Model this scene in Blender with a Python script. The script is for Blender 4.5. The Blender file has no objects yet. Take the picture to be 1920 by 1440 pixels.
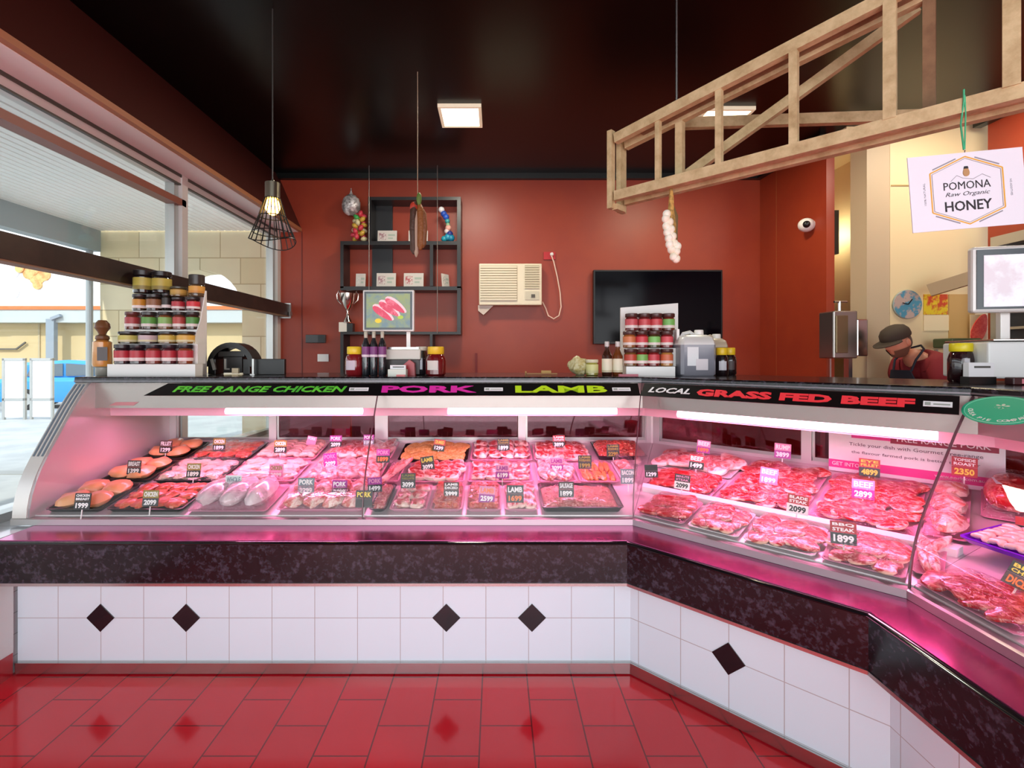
import bpy, math, random
from mathutils import Vector, Matrix, noise
PI = math.pi
rnd = random.Random(7)
SC = bpy.context.scene
COL = SC.collection

# ------------------------------------------------------------------ camera
F = 920.0; VX = 930.0; VY = 670.0; EYE = 1.48
cam_d = bpy.data.cameras.new('camera'); cam = bpy.data.objects.new('camera', cam_d)
COL.objects.link(cam); SC.camera = cam
cam.location = (0, 0, EYE); cam.rotation_euler = (PI/2, 0, 0)
cam_d.sensor_fit = 'HORIZONTAL'; cam_d.sensor_width = 36.0
cam_d.lens = F/1920*36; cam_d.shift_x = (960-VX)/1920; cam_d.shift_y = (VY-720)/1920
cam_d.clip_start = 0.05; cam_d.clip_end = 200

# ------------------------------------------------------------------ exposure, world, big lights
vs = SC.view_settings
vs.view_transform = 'Standard'; vs.look = 'None'; vs.exposure = 0.0; vs.gamma = 1.0; vs.use_curve_mapping = False
SC.cycles.max_bounces = 10; SC.cycles.transparent_max_bounces = 24
SC.cycles.caustics_reflective = False; SC.cycles.caustics_refractive = False
SC.cycles.sample_clamp_indirect = 6.0
w = bpy.data.worlds.new('daylight'); SC.world = w; w.use_nodes = True
wn = w.node_tree.nodes; wl = w.node_tree.links
bg = wn['Background']; bg.inputs['Strength'].default_value = 2.4
tc = wn.new('ShaderNodeTexCoord'); sp = wn.new('ShaderNodeSeparateXYZ'); cr = wn.new('ShaderNodeValToRGB')
wl.new(tc.outputs['Generated'], sp.inputs[0]); wl.new(sp.outputs['Z'], cr.inputs[0]); wl.new(cr.outputs[0], bg.inputs['Color'])
cr.color_ramp.elements[0].position = 0.0; cr.color_ramp.elements[0].color = (0.95, 0.97, 1.0, 1)
cr.color_ramp.elements[1].position = 0.6; cr.color_ramp.elements[1].color = (0.62, 0.78, 1.0, 1)

def area(name, loc, rot, sx, sy, power, color=(1, 1, 1), spread=None):
    l = bpy.data.lights.new(name, 'AREA'); l.shape = 'RECTANGLE'; l.size = sx; l.size_y = sy
    l.energy = power; l.color = color
    if spread: l.spread = spread
    o = bpy.data.objects.new(name, l); o.location = loc; o.rotation_euler = rot; COL.objects.link(o); return o
def point(name, loc, power, color, r=0.03):
    l = bpy.data.lights.new(name, 'POINT'); l.energy = power; l.color = color; l.shadow_soft_size = r
    o = bpy.data.objects.new(name, l); o.location = loc; COL.objects.link(o); return o
sun_d = bpy.data.lights.new('sun', 'SUN'); sun_d.energy = 3.2; sun_d.angle = 0.02; sun_d.color = (1, 0.96, 0.9)
sun = bpy.data.objects.new('sun', sun_d); sun.rotation_euler = (math.radians(48), 0, math.radians(-12)); COL.objects.link(sun)
# added fill lamp behind the camera, standing in for shop front daylight
area('shopfront_fill', (0.6, -2.9, 1.7), (PI/2, 0, 0), 6.4, 3.0, 150, (0.97, 0.98, 1.0))
# room lights: two LED panels, back room lamp, pendant bulb (panels and pendant built below, back room lamps unseen)
area('led_light', (-0.29, 4.16, 3.50), (0, 0, 0), 0.30, 0.30, 36, (1.0, 0.93, 0.78))
area('led_light', (1.93, 4.12, 3.50), (0, 0, 0), 0.34, 0.17, 30, (1.0, 0.85, 0.6))
area('back_room_light', (3.65, 3.5, 3.45), (math.radians(12), 0, 0), 0.5, 0.5, 18, (1.0, 0.88, 0.70))
point('recess_light', (3.3, 4.9, 2.7), 5, (1.0, 0.86, 0.58), 0.08)
point('pendant_bulb_light', (-1.318, 2.9, 2.375), 5, (1.0, 0.62, 0.22), 0.02)

# ------------------------------------------------------------------ helpers
def srgb(h):
    h = h.lstrip('#'); v = [int(h[i:i+2], 16)/255 for i in (0, 2, 4)]
    return tuple(((c/12.92) if c <= 0.04045 else ((c+0.055)/1.055)**2.4) for c in v) + (1.0,)
MATS = {}
def M(name, color='#ffffff', rough=0.5, metal=0.0, coat=0.0, emit=0.0, ecol=None, spec=None, bump=None, mix=None, alpha=None):
    """principled; mix=(color2, scale, low, high, detail); bump=(scale, strength)"""
    if name in MATS: return MATS[name]
    m = bpy.data.materials.new(name); m.use_nodes = True; nt = m.node_tree; n = nt.nodes; l = nt.links
    b = n['Principled BSDF']; c = srgb(color) if isinstance(color, str) else color
    b.inputs['Base Color'].default_value = c; b.inputs['Roughness'].default_value = rough
    b.inputs['Metallic'].default_value = metal; b.inputs['Coat Weight'].default_value = coat
    b.inputs['Coat Roughness'].default_value = 0.08
    if spec is not None: b.inputs['Specular IOR Level'].default_value = spec
    if emit:
        b.inputs['Emission Color'].default_value = srgb(ecol) if ecol else c; b.inputs['Emission Strength'].default_value = emit
    if mix or bump:
        t = n.new('ShaderNodeTexCoord')
    if mix:
        no = n.new('ShaderNodeTexNoise'); no.inputs['Scale'].default_value = mix[1]
        no.inputs['Detail'].default_value = mix[4] if len(mix) > 4 else 5; no.inputs['Roughness'].default_value = 0.65
        l.new(t.outputs['Object'], no.inputs['Vector'])
        r = n.new('ShaderNodeValToRGB'); r.color_ramp.elements[0].position = mix[2]; r.color_ramp.elements[1].position = mix[3]
        r.color_ramp.elements[0].color = c; r.color_ramp.elements[1].color = srgb(mix[0])
        l.new(no.outputs[0], r.inputs[0]); l.new(r.outputs[0], b.inputs['Base Color'])
    if bump:
        nb = n.new('ShaderNodeTexNoise'); nb.inputs['Scale'].default_value = bump[0]; nb.inputs['Detail'].default_value = 3
        l.new(t.outputs['Object'], nb.inputs['Vector'])
        bp = n.new('ShaderNodeBump'); bp.inputs['Strength'].default_value = bump[1]; bp.inputs['Distance'].default_value = 0.01
        l.new(nb.outputs[0], bp.inputs['Height']); l.new(bp.outputs[0], b.inputs['Normal'])
    MATS[name] = m; return m
def glass(name, tint=(1, 1, 1, 1), base=0.04, rough=0.0, bump=None, stretch=None, gcol=(1, 1, 1, 1)):
    if name in MATS: return MATS[name]
    m = bpy.data.materials.new(name); m.use_nodes = True; nt = m.node_tree; n = nt.nodes; l = nt.links
    n.clear(); out = n.new('ShaderNodeOutputMaterial'); mx = n.new('ShaderNodeMixShader')
    tr = n.new('ShaderNodeBsdfTransparent'); gl = n.new('ShaderNodeBsdfGlossy'); tr.inputs[0].default_value = tint
    gl.inputs['Roughness'].default_value = rough; gl.inputs['Color'].default_value = gcol
    lw = n.new('ShaderNodeLayerWeight'); lw.inputs[0].default_value = 0.5
    p = n.new('ShaderNodeMath'); p.operation = 'POWER'; p.inputs[1].default_value = 5
    a = n.new('ShaderNodeMath'); a.operation = 'MULTIPLY_ADD'; a.inputs[1].default_value = 0.85; a.inputs[2].default_value = base; a.use_clamp = True
    l.new(lw.outputs['Facing'], p.inputs[0]); l.new(p.outputs[0], a.inputs[0]); l.new(a.outputs[0], mx.inputs[0])
    l.new(tr.outputs[0], mx.inputs[1]); l.new(gl.outputs[0], mx.inputs[2]); l.new(mx.outputs[0], out.inputs[0])
    if bump:
        t = n.new('ShaderNodeTexCoord'); mp = n.new('ShaderNodeMapping'); mp.inputs['Scale'].default_value = stretch or (1, 1, 1)
        nb = n.new('ShaderNodeTexNoise'); nb.inputs['Scale'].default_value = bump[0]; nb.inputs['Detail'].default_value = 2
        l.new(t.outputs['Object'], mp.inputs[0]); l.new(mp.outputs[0], nb.inputs['Vector'])
        bp = n.new('ShaderNodeBump'); bp.inputs['Strength'].default_value = bump[1]; bp.inputs['Distance'].default_value = 0.02
        l.new(nb.outputs[0], bp.inputs['Height']); l.new(bp.outputs[0], gl.inputs['Normal']); l.new(bp.outputs[0], lw.inputs['Normal'])
    MATS[name] = m; return m
def brick(name, c1, c2, grout, bw, rh, mortar, offset=0.5, swap=None, loc=(0, 0, 0), rough=0.3, coat=0.0, bumps=0.3, var=0.0):
    """swap: order of object axes fed to the brick texture, e.g. 'XZ'"""
    m = bpy.data.materials.new(name); m.use_nodes = True; nt = m.node_tree; n = nt.nodes; l = nt.links; b = n['Principled BSDF']
    t = n.new('ShaderNodeTexCoord'); s = n.new('ShaderNodeSeparateXYZ'); c = n.new('ShaderNodeCombineXYZ'); ad = n.new('ShaderNodeVectorMath'); ad.operation = 'ADD'
    ad.inputs[1].default_value = loc
    l.new(t.outputs['Object'], s.inputs[0]); l.new(s.outputs[swap[0]], c.inputs[0]); l.new(s.outputs[swap[1]], c.inputs[1]); l.new(c.outputs[0], ad.inputs[0])
    br = n.new('ShaderNodeTexBrick'); br.offset = offset; br.inputs['Scale'].default_value = 1
    br.inputs['Brick Width'].default_value = bw; br.inputs['Row Height'].default_value = rh; br.inputs['Mortar Size'].default_value = mortar
    br.inputs['Mortar Smooth'].default_value = 0.1; br.inputs['Bias'].default_value = 0
    br.inputs['Color1'].default_value = srgb(c1); br.inputs['Color2'].default_value = srgb(c2); br.inputs['Mortar'].default_value = srgb(grout)
    l.new(ad.outputs[0], br.inputs['Vector'])
    col = br.outputs['Color']
    if var:
        no = n.new('ShaderNodeTexNoise'); no.inputs['Scale'].default_value = 3; no.inputs['Detail'].default_value = 5
        l.new(t.outputs['Object'], no.inputs['Vector'])
        hv = n.new('ShaderNodeHueSaturation'); mr = n.new('ShaderNodeMapRange'); mr.inputs[3].default_value = 1-var; mr.inputs[4].default_value = 1+var
        l.new(no.outputs[0], mr.inputs[0]); l.new(mr.outputs[0], hv.inputs['Value']); l.new(col, hv.inputs['Color']); col = hv.outputs[0]
    l.new(col, b.inputs['Base Color']); b.inputs['Roughness'].default_value = rough; b.inputs['Coat Weight'].default_value = coat
    bp = n.new('ShaderNodeBump'); bp.invert = True; bp.inputs['Strength'].default_value = bumps; bp.inputs['Distance'].default_value = 0.003
    l.new(br.outputs['Fac'], bp.inputs['Height']); l.new(bp.outputs[0], b.inputs['Normal'])
    MATS[name] = m; return m

class MB:
    def __init__(s): s.v = []; s.f = []
    def add(s, vs_, fs, mat=None):
        o = len(s.v)
        for v in vs_: s.v.append(tuple(mat @ Vector(v)) if mat is not None else tuple(v))
        for f in fs: s.f.append(tuple(i+o for i in f))
        return s
    def box(s, x0, x1, y0, y1, z0, z1, mat=None):
        x0, x1 = sorted((x0, x1)); y0, y1 = sorted((y0, y1)); z0, z1 = sorted((z0, z1))
        v = [(x0, y0, z0), (x1, y0, z0), (x1, y1, z0), (x0, y1, z0), (x0, y0, z1), (x1, y0, z1), (x1, y1, z1), (x0, y1, z1)]
        return s.add(v, [(0, 3, 2, 1), (4, 5, 6, 7), (0, 1, 5, 4), (1, 2, 6, 5), (2, 3, 7, 6), (3, 0, 4, 7)], mat)
    def bar(s, a, b, w, h, up=(0, 0, 1)):
        """box along a->b, section w (sideways) x h (up)"""
        a = Vector(a); b = Vector(b); d = (b-a).normalized(); up = Vector(up); sd = d.cross(up)
        if sd.length < 1e-4: sd = Vector((1, 0, 0))
        sd.normalize(); u = sd.cross(d).normalized(); v = []
        for p in (a, b):
            for i, j in ((-1, -1), (1, -1), (1, 1), (-1, 1)): v.append(p+sd*(i*w/2)+u*(j*h/2))
        return s.add(v, [(0, 1, 2, 3), (7, 6, 5, 4), (0, 4, 5, 1), (1, 5, 6, 2), (2, 6, 7, 3), (3, 7, 4, 0)])
    def loft(s, rings, caps=True, closed=True, mat=None):
        n = len(rings[0]); v = [p for r in rings for p in r]; f = []
        for i in range(len(rings)-1):
            for j in range(n if closed else n-1):
                k = (j+1) % n; f.append((i*n+j, i*n+k, (i+1)*n+k, (i+1)*n+j))
        if caps: f.append(tuple(reversed(range(n)))); f.append(tuple(range((len(rings)-1)*n, len(rings)*n)))
        return s.add(v, f, mat)
    def lathe(s, prof, c=(0, 0, 0), n=20, mat=None, caps=True):
        rings = [[(c[0]+r*math.cos(2*PI*k/n), c[1]+r*math.sin(2*PI*k/n), c[2]+z) for k in range(n)] for r, z in prof]
        return s.loft(rings, caps, True, mat)
    def tube(s, pts, r, n=8, closed=False):
        pts = [Vector(p) for p in pts]; rings = []; N = len(pts); up = None
        for i, p in enumerate(pts):
            if closed: d = pts[(i+1) % N]-pts[i-1]
            else: d = pts[min(i+1, N-1)]-pts[max(i-1, 0)]
            d.normalize()
            if up is None:
                up = Vector((0, 0, 1)) if abs(d.z) < 0.9 else Vector((1, 0, 0))
            sd = d.cross(up).normalized(); up = sd.cross(d).normalized()
            rr = r[i] if isinstance(r, (list, tuple)) else r
            rings.append([p+sd*(rr*math.cos(2*PI*k/n))+up*(rr*math.sin(2*PI*k/n)) for k in range(n)])
        if closed: rings.append(rings[0]); return s.loft(rings, False)
        return s.loft(rings, True)
    def ball(s, c, r, n=12, m=8, sc=(1, 1, 1), mat=None):
        prof = [(max(r*math.sin(PI*i/m), 1e-4), -r*math.cos(PI*i/m)) for i in range(m+1)]
        rings = [[(c[0]+q*math.cos(2*PI*k/n)*sc[0], c[1]+q*math.sin(2*PI*k/n)*sc[1], c[2]+z*sc[2]) for k in range(n)] for q, z in prof]
        return s.loft(rings, True, True, mat)
    def prism(s, poly, h0, h1, axis='z'):
        """poly = 2D points, extruded along axis"""
        def P(a, b, h): return {'z': (a, b, h), 'y': (a, h, b), 'x': (h, a, b)}[axis]
        n = len(poly); v = [P(a, b, h0) for a, b in poly]+[P(a, b, h1) for a, b in poly]
        f = [tuple(reversed(range(n))), tuple(range(n, 2*n))]+[(i, (i+1) % n, n+(i+1) % n, n+i) for i in range(n)]
        return s.add(v, f)
def mesh(name, mb, mat, smooth=False):
    me = bpy.data.meshes.new(name); me.from_pydata(mb.v, [], mb.f); me.validate()
    import bmesh
    b = bmesh.new(); b.from_mesh(me); bmesh.ops.recalc_face_normals(b, faces=b.faces); b.to_mesh(me); b.free()
    if mat: me.materials.append(mat)
    if smooth:
        me.polygons.foreach_set('use_smooth', [True]*len(me.polygons))
        try: me.set_sharp_from_angle(angle=math.radians(40))
        except Exception: pass
    me.update(); return me
def obj(name, mb, mat, parent=None, smooth=False, bevel=0, world=False, label=None):
    if world and parent is not None:
        r = parent; off = Vector((0, 0, 0))
        while r is not None: off += r.location; r = r.parent
        mb.v = [tuple(Vector(v)-off) for v in mb.v]
    o = bpy.data.objects.new(name, mesh(name, mb, mat, smooth)); COL.objects.link(o)
    if parent is not None: o.parent = parent
    if bevel:
        bm = o.modifiers.new('bevel', 'BEVEL'); bm.width = bevel; bm.segments = 2; bm.limit_method = 'ANGLE'
    if label: o['label'] = label
    return o
def thing(name, label, cat, loc=(0, 0, 0), rotz=0, group=None):
    o = bpy.data.objects.new(name, None); COL.objects.link(o); o.location = loc; o.rotation_euler = (0, 0, rotz)
    o.empty_display_size = 0.05
    return tag(o, label, cat, group)
def tag(o, label, cat, group=None):
    o['label'] = label; o['category'] = cat
    if group: o['group'] = group
    return o
def struct(o): o['kind'] = 'structure'; return o
def one(name, mb, mat, label, cat, group=None, smooth=False, bevel=0, origin=None):
    """a thing that is one mesh, built in world coordinates, origin moved to its base"""
    if origin is None:
        xs = [v[0] for v in mb.v]; ys = [v[1] for v in mb.v]; zs = [v[2] for v in mb.v]
        origin = ((min(xs)+max(xs))/2, (min(ys)+max(ys))/2, min(zs))
    org = Vector(origin); mb.v = [tuple(Vector(v)-org) for v in mb.v]
    o = obj(name, mb, mat, None, smooth, bevel); o.location = org
    return tag(o, label, cat, group)
def W(px, py, Y): s = Y/F; return Vector(((px-VX)*s, Y, EYE-(py-VY)*s))
def link_copy(o, parent=None):
    c = o.copy(); COL.objects.link(c)
    if parent is not None: c.parent = parent
    for ch in list(o.children): link_copy(ch, c)
    return c
_tc = {}
def text_mb(body, size, width=None, bold=0.0, shear=0.0, extrude=0.0006, align='CENTER', spacing=1.0):
    """mesh of a line of text in its own XY plane, height `size` (cap height), centred"""
    key = (body, bold, shear, spacing)
    if key not in _tc:
        c = bpy.data.curves.new('t', 'FONT'); c.body = body; c.size = 1; c.offset = bold; c.shear = shear; c.space_character = spacing
        c.resolution_u = 2; c.align_x = 'LEFT'; c.extrude = 0.5
        o = bpy.data.objects.new('t', c); COL.objects.link(o)
        dg = bpy.context.evaluated_depsgraph_get(); me = bpy.data.meshes.new_from_object(o.evaluated_get(dg))
        _tc[key] = ([tuple(v.co) for v in me.vertices], [tuple(p.vertices) for p in me.polygons])
        bpy.data.objects.remove(o); bpy.data.curves.remove(c); bpy.data.meshes.remove(me)
    v, f = _tc[key]; mb = MB()
    if not v: return mb
    x0 = min(p[0] for p in v); x1 = max(p[0] for p in v); y0 = min(p[1] for p in v); y1 = max(p[1] for p in v)
    sy = size/(y1-y0); sx = (width/(x1-x0)) if width else sy
    return mb.add([((p[0]-(x0+x1)/2)*sx, (p[1]-(y0+y1)/2)*sy, p[2]*2*extrude) for p in v], f)
UPRIGHT = Matrix(((1, 0, 0, 0), (0, 0, -1, 0), (0, 1, 0, 0), (0, 0, 0, 1)))   # XY plane -> XZ plane, front toward -Y
def moved(mb, mat):
    mb.v = [tuple(mat @ Vector(v)) for v in mb.v]; return mb
def T(x, y, z): return Matrix.Translation((x, y, z))
def R(a, ax): return Matrix.Rotation(a, 4, ax)

# ------------------------------------------------------------------ materials
RED = M('wall_paint_red', '#9b3a1f', 0.42, mix=('#93341e', 1.5, 0.4, 0.6))
BLACKC = M('ceiling_black', '#070707', 0.28, spec=0.3)
BLK = M('black_plastic', '#0d0d0e', 0.35)
DKWOOD = M('dark_wood', '#171211', 0.4)
CREAM = M('cream_paint', '#e6d4a8', 0.45)
CREAM2 = M('pilaster_paint', '#c4b294', 0.5)
WHITE = M('white_plastic', '#e9e8e4', 0.4)
PAPER = M('paper_white', '#e8e8ea', 0.6)
STEEL = M('stainless', '#c9c6c3', 0.22, 1.0)
BRUSH = M('brushed_steel', '#a9a59f', 0.34, 1.0)
ALU = M('aluminium', '#b9b9b6', 0.35, 0.9)
ALUW = M('aluminium_white', '#d8d6d2', 0.4, 0.2)
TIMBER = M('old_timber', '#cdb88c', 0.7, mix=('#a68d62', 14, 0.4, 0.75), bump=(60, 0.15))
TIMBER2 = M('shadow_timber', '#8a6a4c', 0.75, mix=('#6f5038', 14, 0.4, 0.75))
LAM = M('black_laminate', '#0d0b10', 0.16, mix=('#5d5768', 42, 0.50, 0.88, 12))
GLASS = glass('case_glass', (0.98, 0.99, 0.985, 1), 0.008)
WGLASS = glass('window_glass', (0.97, 0.99, 0.98, 1), 0.03)
FILM = glass('cling_film', (1, 1, 1, 1), 0.07, 0.08, bump=(38, 1.0), stretch=(1, 2.8, 1), gcol=(1, .86, .92, 1))
# ------------------------------------------------------------------ room shell
FLOOR = brick('red_floor_tiles', '#e8202f', '#e01f2d', '#80191d', 0.30, 0.206, 0.003, 0.5, 'YX', (0.279, 0.0625, 0), 0.14, 0.15, 0.6, 0.05)
struct(obj('floor', MB().box(-2.45, 6.4, -3.0, 6.4, -0.12, 0), FLOOR))
YB = 5.54; ZC = 3.54
struct(obj('ceiling', MB().box(-2.75, 6.4, -3.0, 7.0, ZC, ZC+0.1), BLACKC))
struct(obj('wall_back', MB().box(-2.56, 3.02, YB, YB+0.15, 0, ZC), RED))
struct(obj('wall_back_right', MB().prism([(2.98, YB), (3.05, 4.53), (3.125, 4.53), (3.13, 5.7), (2.98, 5.7)], 0, ZC), RED))
CORN = M('cornice_black', '#101413', 0.3)
struct(obj('trim_1', MB().box(-2.5, 2.98, YB-0.06, YB, ZC-0.06, ZC), CORN))
struct(obj('trim_2', MB().prism([(2.98, YB-0.06), (2.92, YB-0.06), (2.99, 4.53), (3.05, 4.53)], ZC-0.06, ZC), CORN))
struct(obj('wall_right', MB().box(4.17, 4.35, -3.0, 4.16, 0, ZC), RED))
struct(obj('trim_3', MB().box(4.10, 4.17, -3.0, 4.22, ZC-0.09, ZC), CORN))
struct(obj('wall_cream', MB().box(3.452, 4.7, 4.30, 4.42, 0, ZC), CREAM))
struct(obj('wall_pilaster', MB().box(3.25, 3.45, 4.30, 4.50, 0, 3.39), CREAM2))
struct(obj('wall_recess', MB().box(3.0, 3.7, 5.25, 5.35, 0, ZC), M('cream_yellow', '#e0bd6c', 0.35)))
struct(obj('wall_recess_side', MB().box(3.452, 3.55, 4.43, 5.25, 0, ZC), CREAM))
struct(obj('ceiling_recess', MB().box(3.13, 3.452, 4.38, 5.25, 3.39, ZC), CREAM))
struct(obj('wall_far_right', MB().box(4.7, 4.8, 4.2, 4.42, 0, ZC), CREAM))
# hairline joints of the wall sheets
struct(obj('trim_4', MB().box(-2.195, -2.185, YB-0.006, YB, 0, 2.9), M('joint_red', '#6d241b', 0.4)))
struct(obj('trim_5', MB().box(3.46, 4.17, 4.292, 4.30, 1.30, 1.315).box(3.46, 4.17, 4.292, 4.30, 2.98, 2.99), M('joint_cream', '#b39c66', 0.4)))

# window wall, left
WT = brick('wall_small_tiles', '#e6e9ea', '#dfe3e6', '#a9adaf', 0.2, 0.1, 0.002, 0, 'YZ', (0, 0.02, 0), 0.15, 0.3)
struct(obj('wall_left', MB().box(-2.75, -2.262, -3.0, YB, 0, 0.655), WT))
struct(obj('baseboard_left', MB().box(-2.262, -2.245, -3.0, 2.28, 0, 0.11), M('skirting_red', '#a6222b', 0.15, coat=0.4)))
struct(obj('trim_6', MB().box(-2.262, -2.242, 2.16, 2.28, 0.11, 0.455), ALUW))
bh = MB().prism([(-2.205, 2.905), (-2.2, 2.935), (-2.46, ZC), (-2.75, ZC), (-2.75, 2.99), (-2.55, 2.93), (-2.25, 2.905)], -3.0, YB, 'y')
struct(obj('wall_left_bulkhead', bh, M('bulkhead_brown', '#4e211a', 0.5)))
struct(obj('trim_7', MB().box(-2.232, -2.192, -3.0, YB-0.002, 2.898, 2.935), M('bulkhead_edge', '#b27a55', 0.5)))
struct(obj('trim_8', MB().box(-2.56, -2.232, -3.0, YB-0.002, 2.893, 2.905), M('soffit_white', '#fbfbfa', 0.5)))
GASK = M('gasket', '#4b4a42', 0.5)
def window(name, y0, y1, rail):
    p = MB().box(-2.506, -2.500, y0+.02, y1-.02, 0.69, 2.86)
    o = struct(obj(name, p, WGLASS))
    obj('window_frame', MB().box(-2.53, -2.46, y0, y1, 0.655, 0.70).box(-2.53, -2.46, y1-0.05, y1, 0.70, 2.82).box(-2.53, -2.46, y0, y0+0.045, 0.70, 2.82), ALU, o)
    obj('window_head', MB().box(-2.53, -2.44, y0, y1, 2.82, 2.893), ALUW, o)
    obj('gasket', MB().box(-2.440, -2.432, y0, y1, 2.872, 2.893).box(-2.46, -2.438, y0, y1, 2.812, 2.824), GASK, o)
    if rail: obj('window_rail', MB().box(-2.52, -2.43, y0, y1+0.05, 2.655, 2.705), M('rail_brown', '#8a5444', 0.45), o)
    return o
window('window_1', -3.0, 3.80, True)
window('window_2', 3.87, 5.46, False)
struct(obj('trim_9', MB().box(-2.54, -2.43, 3.80, 3.87, 0.655, 2.893), ALUW))
struct(obj('trim_10', MB().box(-2.56, -2.43, 5.46, YB, 0.655, 2.893), M('jamb_white', '#dcd9d2', 0.4)))
hb = thing('window_crash_rail', 'long dark brown rail running along the inside of the left windows', 'rail', (-2.37, 1.0, 1.94))
obj('rail', MB().box(-2.415, -2.325, -3.0, YB-0.02, 1.945, 2.075), M('rail_dark', '#3b2c25', 0.45, mix=('#2a1f1b', 3, .4, .6)), hb, world=True)
obj('rail_underside', MB().box(-2.41, -2.33, -3.0, YB-0.02, 1.935, 1.945), M('rail_tan_lit', '#8c7359', 0.6), hb, world=True)  # lighter tan slab paints in the daylight reaching the underside
obj('end_bracket', MB().box(-2.43, -2.31, YB-0.02, YB, 1.92, 2.09).box(-2.31, -2.30, YB-.06, YB, 1.95, 1.99), ALU, hb, world=True)

# ------------------------------------------------------------------ outside, beyond the windows
ZG = -0.10
PAVE = M('pavement', '#a3a19d', 0.8, mix=('#b3b1ab', 1.2, .4, .6))
struct(obj('ground', MB().box(-60, -2.75, -14, 60, ZG-0.1, ZG), PAVE))
struct(obj('kerb', MB().box(-60, -2.8, 6.6, 6.8, ZG, ZG+0.01), M('kerb_grey', '#97958f', 0.8)))
def corrug(y0, y1):
    m = MB(); x = -6.0; k = 0
    while x < -2.9:
        m.box(x, x+0.075, y0, y1, 3.40, 3.44); m.box(x+0.075, x+0.10, y0, y1, 3.415, 3.44); x += 0.10
    return m
aw = thing('street_awning', 'white corrugated awning roof outside above the left windows', 'awning', (-4.4, 2, 3.4))
obj('roof_sheet', corrug(-6, 7.45), M('awning_white', '#efefec', 0.5, emit=0.0), aw, world=True)
obj('edge_beam', MB().box(-6.18, -6.0, -6, 7.45, 3.08, 3.44), M('awning_beam', '#8f9da0', 0.5), aw, world=True)
obj('post', MB().lathe([(0.045, 0), (0.045, 3.2)], (-6.09, 7.35, ZG), 12), M('awning_post', '#9aa0a2', 0.5), aw, world=True)
# sandstone arch wall
STONE = brick('sandstone', '#e8dcbc', '#dccba2', '#b8a680', 0.62, 0.40, 0.008, 0.5, 'XZ', (0.2, 0.1, 0), 0.8, 0, 0.4, 0.12)
def arch_wall():
    m = MB(); xl, xr, zt = -6.05, -2.6, 4.2; cx, r, zs = -4.50, 0.62, 2.20; y0, y1 = 7.5, 7.95; n = 16
    a = [(cx+r*math.cos(PI-PI*k/n), zs+r*math.sin(PI-PI*k/n)) for k in range(n+1)]
    m.prism([(xl, ZG), (cx-r, ZG), (cx-r, zs), (xl, zs)], y0, y1, 'y'); m.prism([(cx+r, ZG), (xr, ZG), (xr, zs), (cx+r, zs)], y0, y1, 'y')
    for k in range(n):
        m.prism([a[k], a[k+1], (a[k+1][0], zt), (a[k][0], zt)], y0, y1, 'y')
    m.prism([(xl, zs), (cx-r, zs), (cx-r, zt), (xl, zt)], y0, y1, 'y'); m.prism([(cx+r, zs), (xr, zs), (xr, zt), (cx+r, zt)], y0, y1, 'y')
    return m
aw2 = one('sandstone_wall', arch_wall(), STONE, 'sandstone block wall with an arched opening outside the windows', 'wall')
# shop building across the street
bd = thing('shop_building', 'cream shop building with white signboard and orange line across the street', 'building', (-14, 22, ZG))
obj('fascia', MB().box(-40, 3, 21.4, 21.9, 3.72, 6.3), M('fascia_white', '#f3f3f4', 0.6), bd, world=True)
obj('stripe', MB().box(-40, 3, 21.35, 21.45, 3.56, 3.72), M('stripe_orange', '#d9703a', 0.6), bd, world=True)
obj('verandah_beam', MB().box(-40, 3, 21.4, 22.0, 3.0, 3.56), M('beam_grey', '#b3b8b4', 0.6), bd, world=True)
obj('wall', MB().box(-40, 3, 22, 22.6, ZG, 6.3), M('wall_cream_out', '#c7b083', 0.7), bd, world=True)
for x in (-25.5, -20.5, -17.3):
    obj('wall_joint', MB().box(x, x+0.08, 21.96, 22, ZG, 3.0), M('joint_out', '#b7a684', 0.7), bd, world=True)
obj('post', MB().box(-19.55, -19.2, 21.3, 21.5, ZG, 3.15).bar((-19.3, 21.3, 3.15), (-18.9, 21.3, 3.3), .12, .12), M('post_grey', '#8b949c', 0.5), bd, world=True)
fk = 0
for dx, dz, r in ((0, 0, .33), (-.45, .2, .25), (.4, .15, .28), (-.2, .45, .3), (.3, .5, .22), (.05, -.35, .2), (-.9, .45, .2)):
    fk += 1; obj('sign_picture', MB().prism([(-20.0+dx*.8+r*math.cos(a*PI/6), 4.95+dz*.9+r*math.sin(a*PI/6)) for a in range(12)], 21.37-.006*fk, 21.4, 'y'), M('sign_ochre', '#d9b070', 0.6, mix=('#cf8a50', 3, .45, .6)), bd, world=True)
sg = MB()
for dx in (-3.6, 3.0):
    for dz in (.55, -.35): obj('sign_mark', MB().prism([(-19.0+dx*.55+.22*math.cos(a*PI/5), 4.7+dz+.3*math.sin(a*PI/5)) for a in range(10)], 21.38, 21.4, 'y'), M('sign_grey', '#cfcbd0', 0.6), bd, world=True)
sg.box(-20.1, -18.8, 21.38, 21.4, 4.18, 4.24)
obj('sign_mark', sg, M('sign_grey', '#cfcbd0', 0.6), bd, world=True)
obj('number_plate', MB().box(-17.0, -16.1, 21.37, 21.4, 4.15, 4.45), M('plate_green', '#8d9a84', 0.6), bd, world=True)
obj('wall_lamp', MB().box(-22.6, -21.9, 21.2, 21.4, 3.15, 3.42), M('lamp_case', '#9b9d9c', 0.5), bd, world=True)
obj('awning_bracket', MB().bar((-23.5, 21.9, 1.85), (-21.4, 21.9, 1.85), .06, .06).bar((-21.4, 21.9, 1.85), (-21.0, 21.9, 2.15), .06, .06), M('bracket_dark', '#5b564e', 0.5), bd, world=True)

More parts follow.
